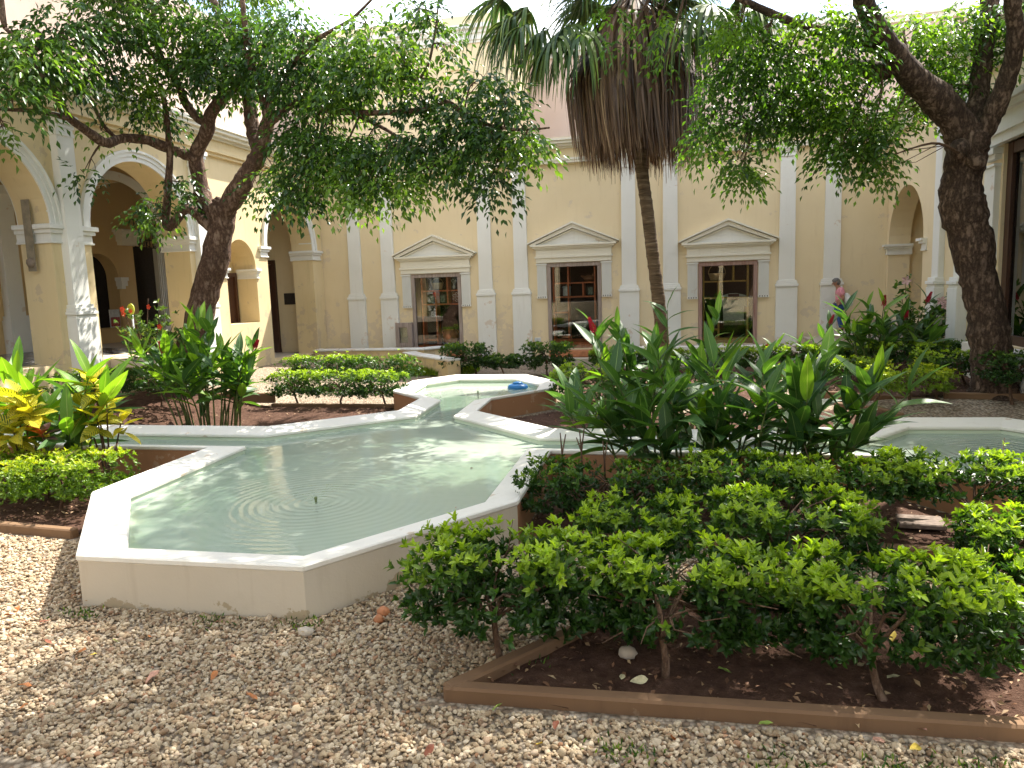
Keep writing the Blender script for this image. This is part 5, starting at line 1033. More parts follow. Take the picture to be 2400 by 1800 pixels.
bush('dark hedge bush against the right corner of the main basin', -0.792, 6.950, 0.832, 0.193, 0.671, ry=0.45, trunks=((-0.2,0),(0.3,0)), seed=8, L=0.052, n=950, th=0.65)
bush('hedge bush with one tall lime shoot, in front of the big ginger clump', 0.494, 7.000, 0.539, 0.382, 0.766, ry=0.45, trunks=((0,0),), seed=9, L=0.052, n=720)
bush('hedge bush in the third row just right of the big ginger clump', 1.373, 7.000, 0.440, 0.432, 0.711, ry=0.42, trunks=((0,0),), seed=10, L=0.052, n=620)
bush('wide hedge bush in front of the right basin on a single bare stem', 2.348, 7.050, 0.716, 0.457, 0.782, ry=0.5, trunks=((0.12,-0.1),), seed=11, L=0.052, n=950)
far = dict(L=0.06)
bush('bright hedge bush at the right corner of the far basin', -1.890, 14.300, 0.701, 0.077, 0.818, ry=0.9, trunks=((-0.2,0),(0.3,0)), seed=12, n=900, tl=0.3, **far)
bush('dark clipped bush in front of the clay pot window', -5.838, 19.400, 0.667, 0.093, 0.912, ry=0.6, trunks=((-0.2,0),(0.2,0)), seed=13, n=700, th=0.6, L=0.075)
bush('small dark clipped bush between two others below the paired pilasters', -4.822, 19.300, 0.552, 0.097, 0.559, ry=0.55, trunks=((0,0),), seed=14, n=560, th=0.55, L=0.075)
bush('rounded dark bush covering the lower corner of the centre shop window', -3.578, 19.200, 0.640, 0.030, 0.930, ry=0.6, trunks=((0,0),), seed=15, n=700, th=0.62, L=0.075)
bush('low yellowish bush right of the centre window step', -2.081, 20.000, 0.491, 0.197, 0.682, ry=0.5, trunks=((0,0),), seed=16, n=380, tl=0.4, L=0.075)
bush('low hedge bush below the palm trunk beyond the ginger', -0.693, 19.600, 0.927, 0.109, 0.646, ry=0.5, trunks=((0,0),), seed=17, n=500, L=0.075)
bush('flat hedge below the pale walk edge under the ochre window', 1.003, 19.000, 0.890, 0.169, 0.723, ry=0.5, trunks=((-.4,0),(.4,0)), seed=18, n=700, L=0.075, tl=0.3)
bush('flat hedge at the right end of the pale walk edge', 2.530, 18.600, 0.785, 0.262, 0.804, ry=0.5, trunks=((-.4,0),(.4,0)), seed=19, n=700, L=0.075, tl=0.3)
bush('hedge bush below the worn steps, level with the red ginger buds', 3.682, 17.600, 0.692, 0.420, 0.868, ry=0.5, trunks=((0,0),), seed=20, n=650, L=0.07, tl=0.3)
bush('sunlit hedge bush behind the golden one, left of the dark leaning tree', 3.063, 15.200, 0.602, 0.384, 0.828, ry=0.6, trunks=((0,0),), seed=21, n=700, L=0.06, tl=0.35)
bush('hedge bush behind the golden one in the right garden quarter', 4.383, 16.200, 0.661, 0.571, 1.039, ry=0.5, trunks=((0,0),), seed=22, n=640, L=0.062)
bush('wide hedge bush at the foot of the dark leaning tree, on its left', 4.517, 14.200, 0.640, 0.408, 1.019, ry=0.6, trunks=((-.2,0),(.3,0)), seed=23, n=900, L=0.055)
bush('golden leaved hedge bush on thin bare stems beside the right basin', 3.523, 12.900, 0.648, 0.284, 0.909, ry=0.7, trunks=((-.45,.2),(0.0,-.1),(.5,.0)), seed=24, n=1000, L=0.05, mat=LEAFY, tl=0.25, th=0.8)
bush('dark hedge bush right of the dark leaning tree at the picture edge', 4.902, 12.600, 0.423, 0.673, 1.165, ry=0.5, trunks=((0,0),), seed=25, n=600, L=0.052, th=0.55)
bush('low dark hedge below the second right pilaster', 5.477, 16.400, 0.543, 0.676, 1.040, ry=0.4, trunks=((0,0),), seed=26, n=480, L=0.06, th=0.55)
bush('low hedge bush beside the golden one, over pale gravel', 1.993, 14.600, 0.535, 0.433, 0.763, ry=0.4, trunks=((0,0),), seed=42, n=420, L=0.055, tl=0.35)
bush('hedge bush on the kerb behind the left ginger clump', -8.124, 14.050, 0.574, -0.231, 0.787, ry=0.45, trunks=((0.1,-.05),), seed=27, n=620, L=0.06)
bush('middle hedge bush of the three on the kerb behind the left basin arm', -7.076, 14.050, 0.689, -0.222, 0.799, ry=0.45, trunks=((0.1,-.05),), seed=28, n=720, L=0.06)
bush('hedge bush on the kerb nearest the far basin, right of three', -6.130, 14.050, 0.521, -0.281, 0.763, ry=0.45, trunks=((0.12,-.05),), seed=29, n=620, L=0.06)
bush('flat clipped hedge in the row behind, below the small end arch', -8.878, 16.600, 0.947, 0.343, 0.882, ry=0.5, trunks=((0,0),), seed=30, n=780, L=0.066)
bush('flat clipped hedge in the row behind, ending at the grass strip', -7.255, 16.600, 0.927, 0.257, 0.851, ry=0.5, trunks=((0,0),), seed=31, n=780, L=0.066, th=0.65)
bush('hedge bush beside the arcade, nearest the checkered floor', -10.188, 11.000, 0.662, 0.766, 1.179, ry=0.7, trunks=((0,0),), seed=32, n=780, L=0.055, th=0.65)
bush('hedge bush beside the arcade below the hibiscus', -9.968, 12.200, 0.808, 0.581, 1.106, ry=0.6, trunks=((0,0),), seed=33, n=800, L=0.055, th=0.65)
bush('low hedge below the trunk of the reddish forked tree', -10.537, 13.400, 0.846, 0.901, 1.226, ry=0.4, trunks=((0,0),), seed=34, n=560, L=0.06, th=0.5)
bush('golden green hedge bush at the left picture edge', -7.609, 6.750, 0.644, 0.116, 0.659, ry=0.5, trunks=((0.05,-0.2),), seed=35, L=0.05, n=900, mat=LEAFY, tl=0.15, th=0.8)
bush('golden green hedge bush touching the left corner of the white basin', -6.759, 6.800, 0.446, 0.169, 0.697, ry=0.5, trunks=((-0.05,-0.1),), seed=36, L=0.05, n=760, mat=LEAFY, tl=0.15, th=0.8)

# ================================================================== broad leaved plants
def leaf_mesh(name, L, W, curl, mats, seg=9, wave=0.0, tipp=1.0):
    "lanceolate leaf along +X with folded midrib; u across, v along"
    V=[]; F=[]; UV=[]
    for i in range(seg+1):
        t = i/seg; w = W*0.5*(math.sin(PI*min(1, t**0.8))**0.75)*(1-0.25*t**3) if 0 < t < 1 else 0.002
        x = L*t*(1-0.06*abs(curl)*t); z = -curl*L*0.5*t*t
        for s_ in (-1, -0.5, 0, 0.5, 1):
            V.append((x, s_*w, z + 0.26*abs(s_)*w + wave*w*math.sin(9*t+s_))); UV.append((0.5+0.5*s_, t))
    for i in range(seg):
        for j in range(4): a = i*5+j; F.append((a, a+1, a+6, a+5))
    me = bpy.data.meshes.new(name); me.from_pydata(V, [], F); uvl = me.uv_layers.new(name='uv')
    uvl.data.foreach_set('uv', [c for p in me.polygons for vi in p.vertices for c in UV[vi]])
    me.polygons.foreach_set('use_smooth', [True]*len(F)); me.materials.append(mats); me.update(); return me
GL = [leaf_mesh('ginger_leaf', 1, 0.285, c, GINGL, wave=w) for c, w in ((0.25,0.05),(0.55,0.1),(0.9,0.08))]
GY = [leaf_mesh('young_lit_ginger_leaf', 1, 0.25, c, GINGY, wave=w) for c, w in ((0.05,0.0),(0.3,0.05),(0.5,0.08))]
def place_leaf(me, parent, p, d, roll, L, name='leaf', W=1.0):
    d = Vector(d).normalized(); z = Vector((0, 0, 1)); y = z.cross(d); y = y.normalized() if y.length > 1e-3 else Vector((0,1,0)); zz = d.cross(y)
    M = Matrix((d, y, zz)).transposed().to_4x4(); M = M @ Matrix.Rotation(roll, 4, 'X')
    o = bpy.data.objects.new(name, me); C.objects.link(o); o.parent = parent
    o.matrix_basis = Matrix.Translation(Vector(p) - wloc(parent)) @ M @ Matrix.Diagonal((L, L*W, L, 1)); return o
def flower_mesh(Ln):
    m = MB(); V = 11
    for k in range(V):
        for j in range(6):
            a = j*PI/3 + k*0.5; z = Ln*k/V; r = 0.042*(1-0.75*(k/V)) + 0.006; ca, sa = math.cos(a), math.sin(a)
            b = Vector((0.012*ca, 0.012*sa, z)); t = Vector((r*ca*1.15, r*sa*1.15, z+0.045)); sd = Vector((-sa, ca, 0))*0.013; mid = Vector((r*ca*0.95, r*sa*0.95, z+0.015))
            m.add([tuple(b), tuple(mid+sd), tuple(t), tuple(mid-sd)], [(0,1,2,3)])
    m.tube([(0,0,-0.05),(0,0,Ln*0.9)], [0.008,0.006], 5)
    o = m.build('flower', REDF, None, fixn=False); me = o.data; bpy.data.objects.remove(o); return me
FL = [flower_mesh(0.22), flower_mesh(0.15)]
def ginger(label, x, y, canes, lit=0.3, leafL=0.46, group='ginger clumps of the garden', name='ginger_plant', z0=None):
    "canes: (dx, dy, lean x, lean y, height, leaves, flower)"
    g = gz(x, y) if z0 is None else z0; r = thing(name, (x, y, g), label, 'plant', group)
    for (dx, dy, lx, ly, h, nl, fl) in canes:
        b = Vector((x+dx, y+dy, g)); top = b + Vector((lx, ly, h)); mid = (b+top)/2 + Vector((-lx*0.16, -ly*0.16, 0.05*h))
        q = smooth_path([(*b, 0.015), (*mid, 0.012), (*top, 0.006)], 7); m = MB(); m.tube([tuple(v[:3]) for v in q], list(q[:, 3]), 6); s = m.build('stem', CANE, r, fixn=False)
        tdir = Vector(q[-1, :3]-q[-3, :3]).normalized(); a0 = nrs.rand()*6.28
        for k in range(nl):
            f = 0.42 + 0.58*(k+1)/nl; i = f*(len(q)-1); p = Vector(q[int(i), :3])*(1-(i % 1)) + Vector(q[min(int(i)+1, len(q)-1), :3])*(i % 1)
            a = a0 + (k % 2)*PI + nrs.randn()*0.35; el = 0.05 + 0.85*(f-0.42)/0.58 + nrs.randn()*0.25
            if k == nl-1: el = 1.2 + 0.2*nrs.rand()
            d = Vector((math.cos(a)*math.cos(el), math.sin(a)*math.cos(el), math.sin(el))) + tdir*0.35
            yng = nrs.rand() < lit*(0.3 + 1.3*(f-0.42)); me = (GY if yng else GL)[nrs.randint(3)]  # young leaves; their share also paints a clump as sunlit
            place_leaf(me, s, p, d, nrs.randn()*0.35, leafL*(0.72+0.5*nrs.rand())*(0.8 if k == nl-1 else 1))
        if fl:
            o = bpy.data.objects.new('flower', FL[0 if fl > 1 else 1]); C.objects.link(o); o.parent = s
            o.matrix_basis = Matrix.Translation(Vector(q[-1, :3]) - wloc(s)) @ tdir.to_track_quat('Z', 'Y').to_matrix().to_4x4()
    return r
def canes(n, rx, ry, hmin, hmax, lean, nl=9, bx=0.0, by=0.0, pf=0.1):
    out = []
    for k in range(n):
        a = 2*PI*k/n*1.0 + nrs.rand()*0.8; rr = nrs.rand()**0.5; dx, dy = rx*rr*math.cos(a), ry*rr*math.sin(a); ln = lean*(0.3+nrs.rand())
        out.append((dx, dy, bx + ln*(dx/rx*0.8 + 0.25*nrs.randn()), by + ln*(dy/ry*0.5 + 0.2*nrs.randn()), hmin+(hmax-hmin)*nrs.rand(), int(nl*(0.8+0.5*nrs.rand())), 2 if nrs.rand() < pf else 0))
    return out
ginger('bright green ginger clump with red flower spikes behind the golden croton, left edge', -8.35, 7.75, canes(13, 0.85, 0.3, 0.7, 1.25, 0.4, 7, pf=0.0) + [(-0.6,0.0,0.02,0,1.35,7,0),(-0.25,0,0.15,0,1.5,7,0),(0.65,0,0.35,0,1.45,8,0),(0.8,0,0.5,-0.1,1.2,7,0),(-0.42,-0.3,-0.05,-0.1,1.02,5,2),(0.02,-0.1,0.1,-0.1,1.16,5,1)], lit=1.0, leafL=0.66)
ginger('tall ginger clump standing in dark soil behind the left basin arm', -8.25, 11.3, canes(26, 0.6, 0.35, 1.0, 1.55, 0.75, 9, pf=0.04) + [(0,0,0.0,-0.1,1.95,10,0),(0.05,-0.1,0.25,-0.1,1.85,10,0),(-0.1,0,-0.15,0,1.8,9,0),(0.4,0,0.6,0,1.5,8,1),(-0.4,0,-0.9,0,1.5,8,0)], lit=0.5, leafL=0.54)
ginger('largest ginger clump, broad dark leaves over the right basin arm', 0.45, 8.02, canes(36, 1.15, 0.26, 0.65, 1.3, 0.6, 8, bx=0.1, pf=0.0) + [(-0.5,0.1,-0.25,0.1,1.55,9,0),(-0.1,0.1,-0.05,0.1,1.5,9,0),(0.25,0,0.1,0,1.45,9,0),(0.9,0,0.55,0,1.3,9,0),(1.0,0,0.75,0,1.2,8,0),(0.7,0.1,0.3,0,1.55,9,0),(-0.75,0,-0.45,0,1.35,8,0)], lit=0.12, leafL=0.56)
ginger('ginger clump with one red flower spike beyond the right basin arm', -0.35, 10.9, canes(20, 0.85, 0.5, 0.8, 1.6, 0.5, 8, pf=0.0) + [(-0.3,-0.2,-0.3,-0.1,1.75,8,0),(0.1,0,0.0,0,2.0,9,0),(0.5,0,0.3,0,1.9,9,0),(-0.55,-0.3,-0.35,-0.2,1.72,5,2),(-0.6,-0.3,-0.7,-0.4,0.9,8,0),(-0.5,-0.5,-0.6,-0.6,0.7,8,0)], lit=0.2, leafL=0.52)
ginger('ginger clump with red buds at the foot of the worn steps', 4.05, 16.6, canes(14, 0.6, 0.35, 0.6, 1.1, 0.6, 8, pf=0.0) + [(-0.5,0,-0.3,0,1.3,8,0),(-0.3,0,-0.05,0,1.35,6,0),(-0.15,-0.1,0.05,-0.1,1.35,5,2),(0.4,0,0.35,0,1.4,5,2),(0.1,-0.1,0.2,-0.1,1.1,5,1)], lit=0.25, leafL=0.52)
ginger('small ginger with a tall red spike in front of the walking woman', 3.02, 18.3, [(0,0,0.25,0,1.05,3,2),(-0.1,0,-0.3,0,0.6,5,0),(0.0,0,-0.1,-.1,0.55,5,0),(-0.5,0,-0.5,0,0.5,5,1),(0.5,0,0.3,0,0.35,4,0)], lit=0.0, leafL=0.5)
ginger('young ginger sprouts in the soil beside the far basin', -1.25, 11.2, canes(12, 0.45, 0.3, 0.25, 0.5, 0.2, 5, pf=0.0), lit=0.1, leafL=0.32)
# golden crotons
CL_ = [leaf_mesh('croton_leaf', 1, 0.52, c, CROT, seg=8, wave=0.04) for c in (0.15, 0.4, 0.65)]
def croton(label, x, y, heads, base):
    g = gz(x, y); r = thing('croton', (x, y, g), label, 'plant', 'yellow crotons by the basin')
    for (hx, hz, hy, n, L) in heads:
        top = Vector((x+hx, y+hy, hz)); b = Vector((x+base[0], y+base[1], g)); mid = b.lerp(top, 0.5) + Vector((0,0,0.05)) ; q = smooth_path([(*b,0.014),(*mid,0.011),(*top,0.007)], 5)
        m = MB(); m.tube([tuple(v[:3]) for v in q], list(q[:, 3]), 6); s = m.build('stem', TWIG, r, fixn=False)
        for k in range(n):
            f = k/n; a = k*2.4; el = -0.45 + 1.45*f + nrs.randn()*0.12; p = top - Vector((0,0,0.20*(1-f)))
            place_leaf(CL_[nrs.randint(3)], s, p, (math.cos(a)*math.cos(el), math.sin(a)*math.cos(el), math.sin(el)), nrs.randn()*0.3, L*(0.75+0.4*nrs.rand()))
    return r
croton('croton with big yellow veined leaves behind the golden hedge at the left', -8.0, 7.25, [(-0.52,1.08,0,15,0.31),(0.02,1.24,0.05,18,0.34),(0.27,1.16,-0.05,17,0.34),(-0.75,0.95,-0.1,14,0.30),(0.1,0.95,-0.15,15,0.31),(-0.2,1.0,-0.2,15,0.31),(-0.35,0.9,-0.25,14,0.3)], (0,0))
croton('slender yellow green croton leaning by the left corner of the basin', -7.25, 7.75, [(-0.08,1.42,0.05,13,0.30),(0.18,1.17,-0.05,11,0.29),(-0.25,1.10,0,11,0.29),(0.05,0.98,-0.1,9,0.29),(0.25,0.92,0.1,7,0.27)], (0.05,0))
rl = leaf_mesh('red_croton_leaf', 1, 0.42, 0.3, mat_flat('red_old_leaf', (0.42,0.10,0.02), 0.5, 0.3, 20)); dk = leaf_mesh('maroon_croton_leaf', 1, 0.5, 0.3, mat_flat('maroon_leaf', (0.045,0.018,0.02), 0.4, 0.2, 20))
rc = thing('red_croton', (-7.55,7.15,0.03), 'small croton with orange red and maroon leaves between the two yellow ones', 'plant')
m = MB(); m.tube([(-7.55,7.15,0.0),(-7.52,7.15,0.5),(-7.5,7.12,0.86)], [0.012,0.01,0.006], 6); s = m.build('stem', TWIG, rc, fixn=False)
for k in range(8): place_leaf(dk if k % 3 == 0 else rl, s, (-7.5,7.12,0.78+0.012*k), (math.cos(k*2.4), math.sin(k*2.4), 0.1+0.1*k), 0.1, 0.22)
# hibiscus on the arcade edge, and the pink flowered shrub by the steps
def shrub(label, name, x, y, z0, stems, L, mat, fcol, flowers, cat='bush', n=26, W=0.55):
    r = thing(name, (x, y, z0), label, cat); m = MB(); PPl=[]; A=[]
    for (tx, ty, tz_) in stems:
        b = Vector((x+0.06*nrs.randn(), y+0.05*nrs.randn(), z0)); t = Vector((tx, ty, tz_)); mid = b.lerp(t, 0.5) + Vector((0,0,0.06)); q = smooth_path([(*b,0.018),(*mid,0.012),(*t,0.005)], 6); m.tube([tuple(v[:3]) for v in q], list(q[:, 3]), 6)
        for k in range(n):
            f = 0.35+0.65*nrs.rand(); v = q[int(f*(len(q)-1)), :3] + nrs.randn(3)*np.array([0.16,0.12,0.12])*0.9; PPl.append(v); A.append(unit(nrs.randn(3) + np.array([0,0,0.7])))
    m.build('stems', TWIG, r, fixn=False); P, D, U = rosettes(np.array(PPl), np.array(A), 4, 1.0, L); Ls = L*(0.7+0.6*nrs.rand(len(P)))
    leaf_cloud('foliage', P, D, U, Ls, Ls*W, np.clip(0.15+0.6*nrs.rand(len(P)),0,1), mat, r, shape='hex')
    fm = mat_flat(name+'_petal', fcol, 0.6, 0.1, 30)
    for (fx, fy, fz, fr) in flowers:
        m = MB()
        for k in range(5):
            a = k*2*PI/5; c, s_ = math.cos(a), math.sin(a)
            m.add([(fx,fy,fz),(fx+fr*0.6*c-fr*0.35*s_,fy-fr*0.35,fz+fr*0.6*s_+fr*0.35*c),(fx+fr*c,fy-fr*0.25,fz+fr*s_),(fx+fr*0.6*c+fr*0.35*s_,fy-fr*0.35,fz+fr*0.6*s_-fr*0.35*c)], [(0,1,2,3)])
        m.build('flower', fm, r, fixn=False)
    return r
LEAFB = mat_leaf('hibiscus_leaf', (0.03,0.065,0.018), (0.07,0.13,0.03), (0.28,0.34,0.06), 0.4, 0.35)
HS = [(-11.480, 13.200, 2.208), (-11.222, 13.200, 1.989), (-10.836, 13.200, 2.411), (-10.583, 13.200, 2.185), (-10.907, 13.200, 1.982), (-10.285, 13.200, 1.873), (-10.251, 13.200, 1.681), (-11.081, 13.200, 1.744), (-10.561, 13.200, 1.878)]
shrub('hibiscus bush with orange red flowers on the arcade edge beside the arrow sign', 'hibiscus', -10.95, 13.2, 0.5, HS, 0.105, LEAFB, (0.72,0.07,0.02), [(*(-11.295, 13.000, 2.210), 0.075), (*(-11.110, 13.000, 2.168), 0.06), (*(-10.669, 13.000, 2.242), 0.06), (*(-10.451, 13.000, 1.831), 0.07), (*(-11.284, 13.000, 2.115),0.065)])
SS = [(4.648, 17.600, 2.215), (4.563, 17.600, 2.018), (4.709, 17.600, 1.763), (5.343, 17.600, 1.845), (5.482, 17.600, 1.742), (5.839, 17.600, 1.762), (5.174, 17.600, 1.551), (5.541, 17.600, 1.393), (4.951, 17.600, 1.406), (5.278, 17.600, 1.198)]
shrub('dark leafy shrub with pale pink flowers in front of the right arch', 'flowering_shrub', 4.75, 17.5, 0.42, SS, 0.12, LEAFL, (0.72,0.48,0.50), [(*(4.612, 17.400, 2.255), 0.11), (*(5.311, 17.400, 1.801), 0.11), (*(5.377, 17.400, 1.701), 0.09)], n=20)
for (sx, label, hts) in ((0, 'bare dead twigs poking up by the main basin corner', [(-1.249, 7.300, 0.902),(-1.192, 7.300, 0.888)]), (1, 'bare branching dead twig beside the right basin arm', [(-1.063, 7.400, 0.908),(-1.014, 7.400, 0.933),(-1.098, 7.400, 0.835)]), (2, 'short bare twig between the basin arm and the hedge', [(-0.826, 7.400, 0.805),(-0.779, 7.400, 0.791)])):
    b = hts[0]; r = thing('dead_twig', (b[0],b[1],0.03), label, 'twig'); m = MB()
    for h in hts: m.tube([(b[0]+0.02,b[1],0.03),(b[0]+0.015,b[1],b[2]-0.22),h], [0.012,0.010,0.006], 6)
    m.build('stem', TWIG, r, fixn=False)

# ================================================================== small objects
# arrow sign, stanchions
sg = thing('arrow_sign', (-11.5, 13.9, 1.2), 'oval yellow green exit arrow sign on a white post by the hibiscus', 'sign')
a = (-11.874, 13.900, 2.192); YG = mat_flat('yellow_green_sign', (0.50,0.56,0.07), 0.5, 0.05); BLK = mat_flat('black_print', (0.02,0.02,0.02), 0.6)
m = MB(); m.add([(a[0]+0.085*math.cos(t)*1.0, 13.9-0.012, a[2]+0.125*math.sin(t)) for t in np.linspace(0,2*PI,29)[:-1]] + [(a[0]+0.085*math.cos(t), 13.9+0.012, a[2]+0.125*math.sin(t)) for t in np.linspace(0,2*PI,29)[:-1]], [tuple(range(27,-1,-1)), tuple(range(28,56))] + [(i,(i+1)%28,28+(i+1)%28,28+i) for i in range(28)]); m.build('sign_plate', YG, sg)
m = MB(); y0, y1 = 13.88, 13.886; ax, az = a[0], a[2]
for bx in ((ax-0.045,az-0.055,ax-0.037,az+0.055),(ax-0.037,az+0.047,ax+0.012,az+0.055),(ax-0.037,az-0.055,ax+0.012,az-0.047),(ax-0.010,az-0.005,ax+0.045,az+0.005)): m.box(bx[0],y0,bx[1],bx[2],y1,bx[3])
m.add([(ax-0.014,y0,az),(ax+0.010,y0,az+0.026),(ax+0.017,y0,az+0.018),(ax-0.001,y0,az),(ax+0.017,y0,az-0.018),(ax+0.010,y0,az-0.026)], [(0,1,2,3),(0,3,4,5)]); m.build('arrow_symbol', BLK, sg, fixn=False)
m = MB(); m.tube([(ax,13.915,1.20),(ax,13.915,az-0.05)], 0.022, 8); m.lathe([(0.16,0),(0.16,0.03),(0.03,0.05)], (ax,13.915,1.19), 18); m.build('post', PALE, sg)
WPL = mat_flat('white_plastic', (0.72,0.72,0.69), 0.4, 0.05)
sp = thing('barrier_post', (-11.0,14.4,1.2), 'white barrier post on a round base beside the forked tree', 'post')
a = (-10.864, 14.200, 1.489); m = MB(); m.tube([(a[0],14.2,1.2),(a[0],14.2,a[2])], 0.035, 10); m.build('post', WPL, sp); m = MB(); m.lathe([(0.045,0),(0.05,0.06),(0.03,0.09)], (a[0],14.2,a[2]-0.03), 12); m.build('cap', WPL, sp); m = MB(); m.lathe([(0.24,0),(0.24,0.03),(0.06,0.06)], (a[0],14.2,1.19), 20); m.build('base', WPL, sp)
m = MB(); m.box(-11.74,13.0,1.0,-10.6,14.7,1.186); tag(m.build('edge_slab', STONE, None), 'stone landing slab at the arcade edge under the barrier post', kind='structure')
# grass strip
n = 2600; P = np.stack([-8.1 + 2.3*nrs.rand(n), 19.2 + 1.3*nrs.rand(n), np.full(n, 0.0)], 1); D = np.tile([0, 0, 1.0], (n, 1)) + nrs.randn(n, 3)*0.35
go = leaf_cloud('grass', P, D, nrs.randn(n, 3), 0.16+0.12*nrs.rand(n), np.full(n, 0.018), 0.5+0.5*nrs.rand(n), LEAFH, None, shape='dia', fold=0.05, droop=0.2); tag(go, 'strip of bright green grass behind the far basin', kind='stuff')
# stones and slab
def rock(label, c, r, mat, name='rock'):
    m = MB(); V=[]; F=[]
    for i in range(7):
        for j in range(10):
            th = PI*i/6; ph = 2*PI*j/10; k = 1 + 0.09*math.sin(3*ph+i*1.7+c[0]*9) * math.sin(th) + 0.07*nrs.randn()*math.sin(th); V.append((c[0]+r[0]*k*math.sin(th)*math.cos(ph), c[1]+r[1]*k*math.sin(th)*math.sin(ph), c[2]+r[2]*k*math.cos(th)))
    for i in range(6):
        for j in range(10): F.append((i*10+j, i*10+(j+1)%10, (i+1)*10+(j+1)%10, (i+1)*10+j))
    m.add(V, F, True); return tag(m.build(name, mat), label, 'stone')
rock('rounded tan stone lying in the soil inside the sharp kerb corner', (-0.363, 4.438, 0.070), (0.06,0.05,0.042), STONE)
rock('pale stone on the gravel at the corner of the white basin', (-2.619, 4.439, 0.030), (0.06,0.045,0.035), STONE)
rock('rusty brown stone on the gravel against the basin wall', (-2.195, 4.830, 0.030), (0.05,0.05,0.045), CLAY)
rock('small rusty stone on the gravel against the basin wall, nearer than the other', (-2.180, 4.708, 0.030), (0.04,0.04,0.035), CLAY)
c_ = (2.142, 7.375, 0.100); m = MB(); m.prism([(c_[0]-0.21,c_[1]-0.14),(c_[0]+0.19,c_[1]-0.17),(c_[0]+0.23,c_[1]+0.13),(c_[0]-0.16,c_[1]+0.17)], 0.05, 0.10); tag(m.build('stone_slab', mat_flat('grey_brown_slab',(0.20,0.15,0.12),0.9,0.2,20), None, bevel=0.01), 'square grey stone slab lying in the soil near the right basin', 'slab')

# ------------------------------------------------------------------ woman on the steps
def skin_body(name, edges_pts, edges, mat, parent, sub=2, root=0):
    me = bpy.data.meshes.new(name); off = wloc(parent); me.from_pydata([tuple(Vector(p[:3])-off) for p in edges_pts], edges, []); me.materials.append(mat)
    o = link(name, me, parent); WLOC[o] = off.copy(); k = o.modifiers.new('skin', 'SKIN'); k.use_smooth_shade = True; sv = me.skin_vertices[0]
    for i, p in enumerate(edges_pts):
        r = p[3]; sv.data[i].radius = r if hasattr(r, '__len__') else (r, r); sv.data[i].use_root = (i == root)
    s = o.modifiers.new('sub', 'SUBSURF'); s.levels = sub; s.render_levels = sub; return o
px, py_, pz = 4.17, 22.05, 0.87
pw = thing('person', (px, py_, pz), 'grey haired person in pink shirt and blue jeans walking left on the steps', 'person')
SKIN = mat_flat('skin', (0.36,0.19,0.12), 0.5, 0.08, 20); PINKS = mat_flat('pink_shirt', (0.72,0.30,0.36), 0.85, 0.1, 18); JEAN = mat_flat('blue_jeans', (0.035,0.085,0.27), 0.85, 0.2, 25); HAIR = mat_flat('grey_hair', (0.17,0.165,0.16), 0.6, 0.3, 60); BAGM = mat_flat('white_bag', (0.70,0.70,0.66), 0.6, 0.1, 12); SHOE = mat_flat('dark_shoe', (0.03,0.03,0.035), 0.5)
def W(x, y, z): return (px+x, py_+y, pz+z)
B = [(*W(0.02,0,0.80),(0.125,0.115)), (*W(0.03,0,0.95),(0.125,0.11)), (*W(0.01,0,1.12),(0.13,0.11)), (*W(-0.035,0,1.21),(0.07,0.07)), (*W(-0.07,0,1.27),0.048), (*W(-0.115,0,1.335),(0.070,0.082)), (*W(-0.125,0,1.405),(0.06,0.072)),
     (*W(0.02,-0.085,0.74),0.088), (*W(-0.02,-0.095,0.43),0.062), (*W(0.06,-0.095,0.08),0.040), (*W(-0.06,-0.095,0.035),0.034), (*W(0.03,0.085,0.74),0.088), (*W(0.03,0.095,0.42),0.062), (*W(0.14,0.095,0.09),0.040), (*W(0.03,0.095,0.035),0.034),
     (*W(0.02,-0.155,1.15),0.055), (*W(0.07,-0.20,0.93),0.042), (*W(-0.03,-0.19,0.77),0.030), (*W(0.02,0.155,1.15),0.055), (*W(0.08,0.19,0.95),0.042), (*W(-0.06,0.20,0.82),0.030)]
Ed = [(0,1),(1,2),(2,3),(3,4),(4,5),(5,6),(0,7),(7,8),(8,9),(9,10),(0,11),(11,12),(12,13),(13,14),(2,15),(15,16),(16,17),(2,18),(18,19),(19,20)]
body = skin_body('body', B, Ed, SKIN, pw)
for hx, hy, hz in ((-0.03,-0.19,0.77),(-0.06,0.20,0.82)):
    for k in range(5):
        o_ = (k-2)*0.014; ln = (0.045,0.062,0.068,0.062,0.05)[k]; dx = -0.02 if k == 0 else -0.012
        pts = [(*W(hx,hy,hz),0.016),(*W(hx-0.025,hy+o_,hz-0.03),0.010),(*W(hx-0.03+dx,hy+o_*1.3,hz-0.03-ln*0.55),0.008),(*W(hx-0.025+dx,hy+o_*1.3,hz-0.03-ln),0.007)]
        skin_body('finger', pts, [(0,1),(1,2),(2,3)], SKIN, body, 1)
nb = MB(); c_ = W(-0.192,0,1.318); nb.lathe([(0.012,-0.025),(0.016,-0.012),(0.010,0.012),(0.0,0.022)], c_, 8); nb.build('nose', SKIN, body)
for s_ in (-1, 1):
    eb = MB(); eb.lathe([(0,-0.011),(0.011,0),(0,0.011)], W(-0.178,0.03*s_,1.342), 8); eb.build('eye', BLK, body); eb = MB(); eb.lathe([(0.008,-0.03),(0.016,0),(0.008,0.03)], W(-0.09,0.088*s_,1.355), 8); eb.build('ear', SKIN, body)
eb = MB(); eb.box(*W(-0.184,-0.02,1.285), *W(-0.176,0.02,1.291)); eb.build('mouth', REDF, body)
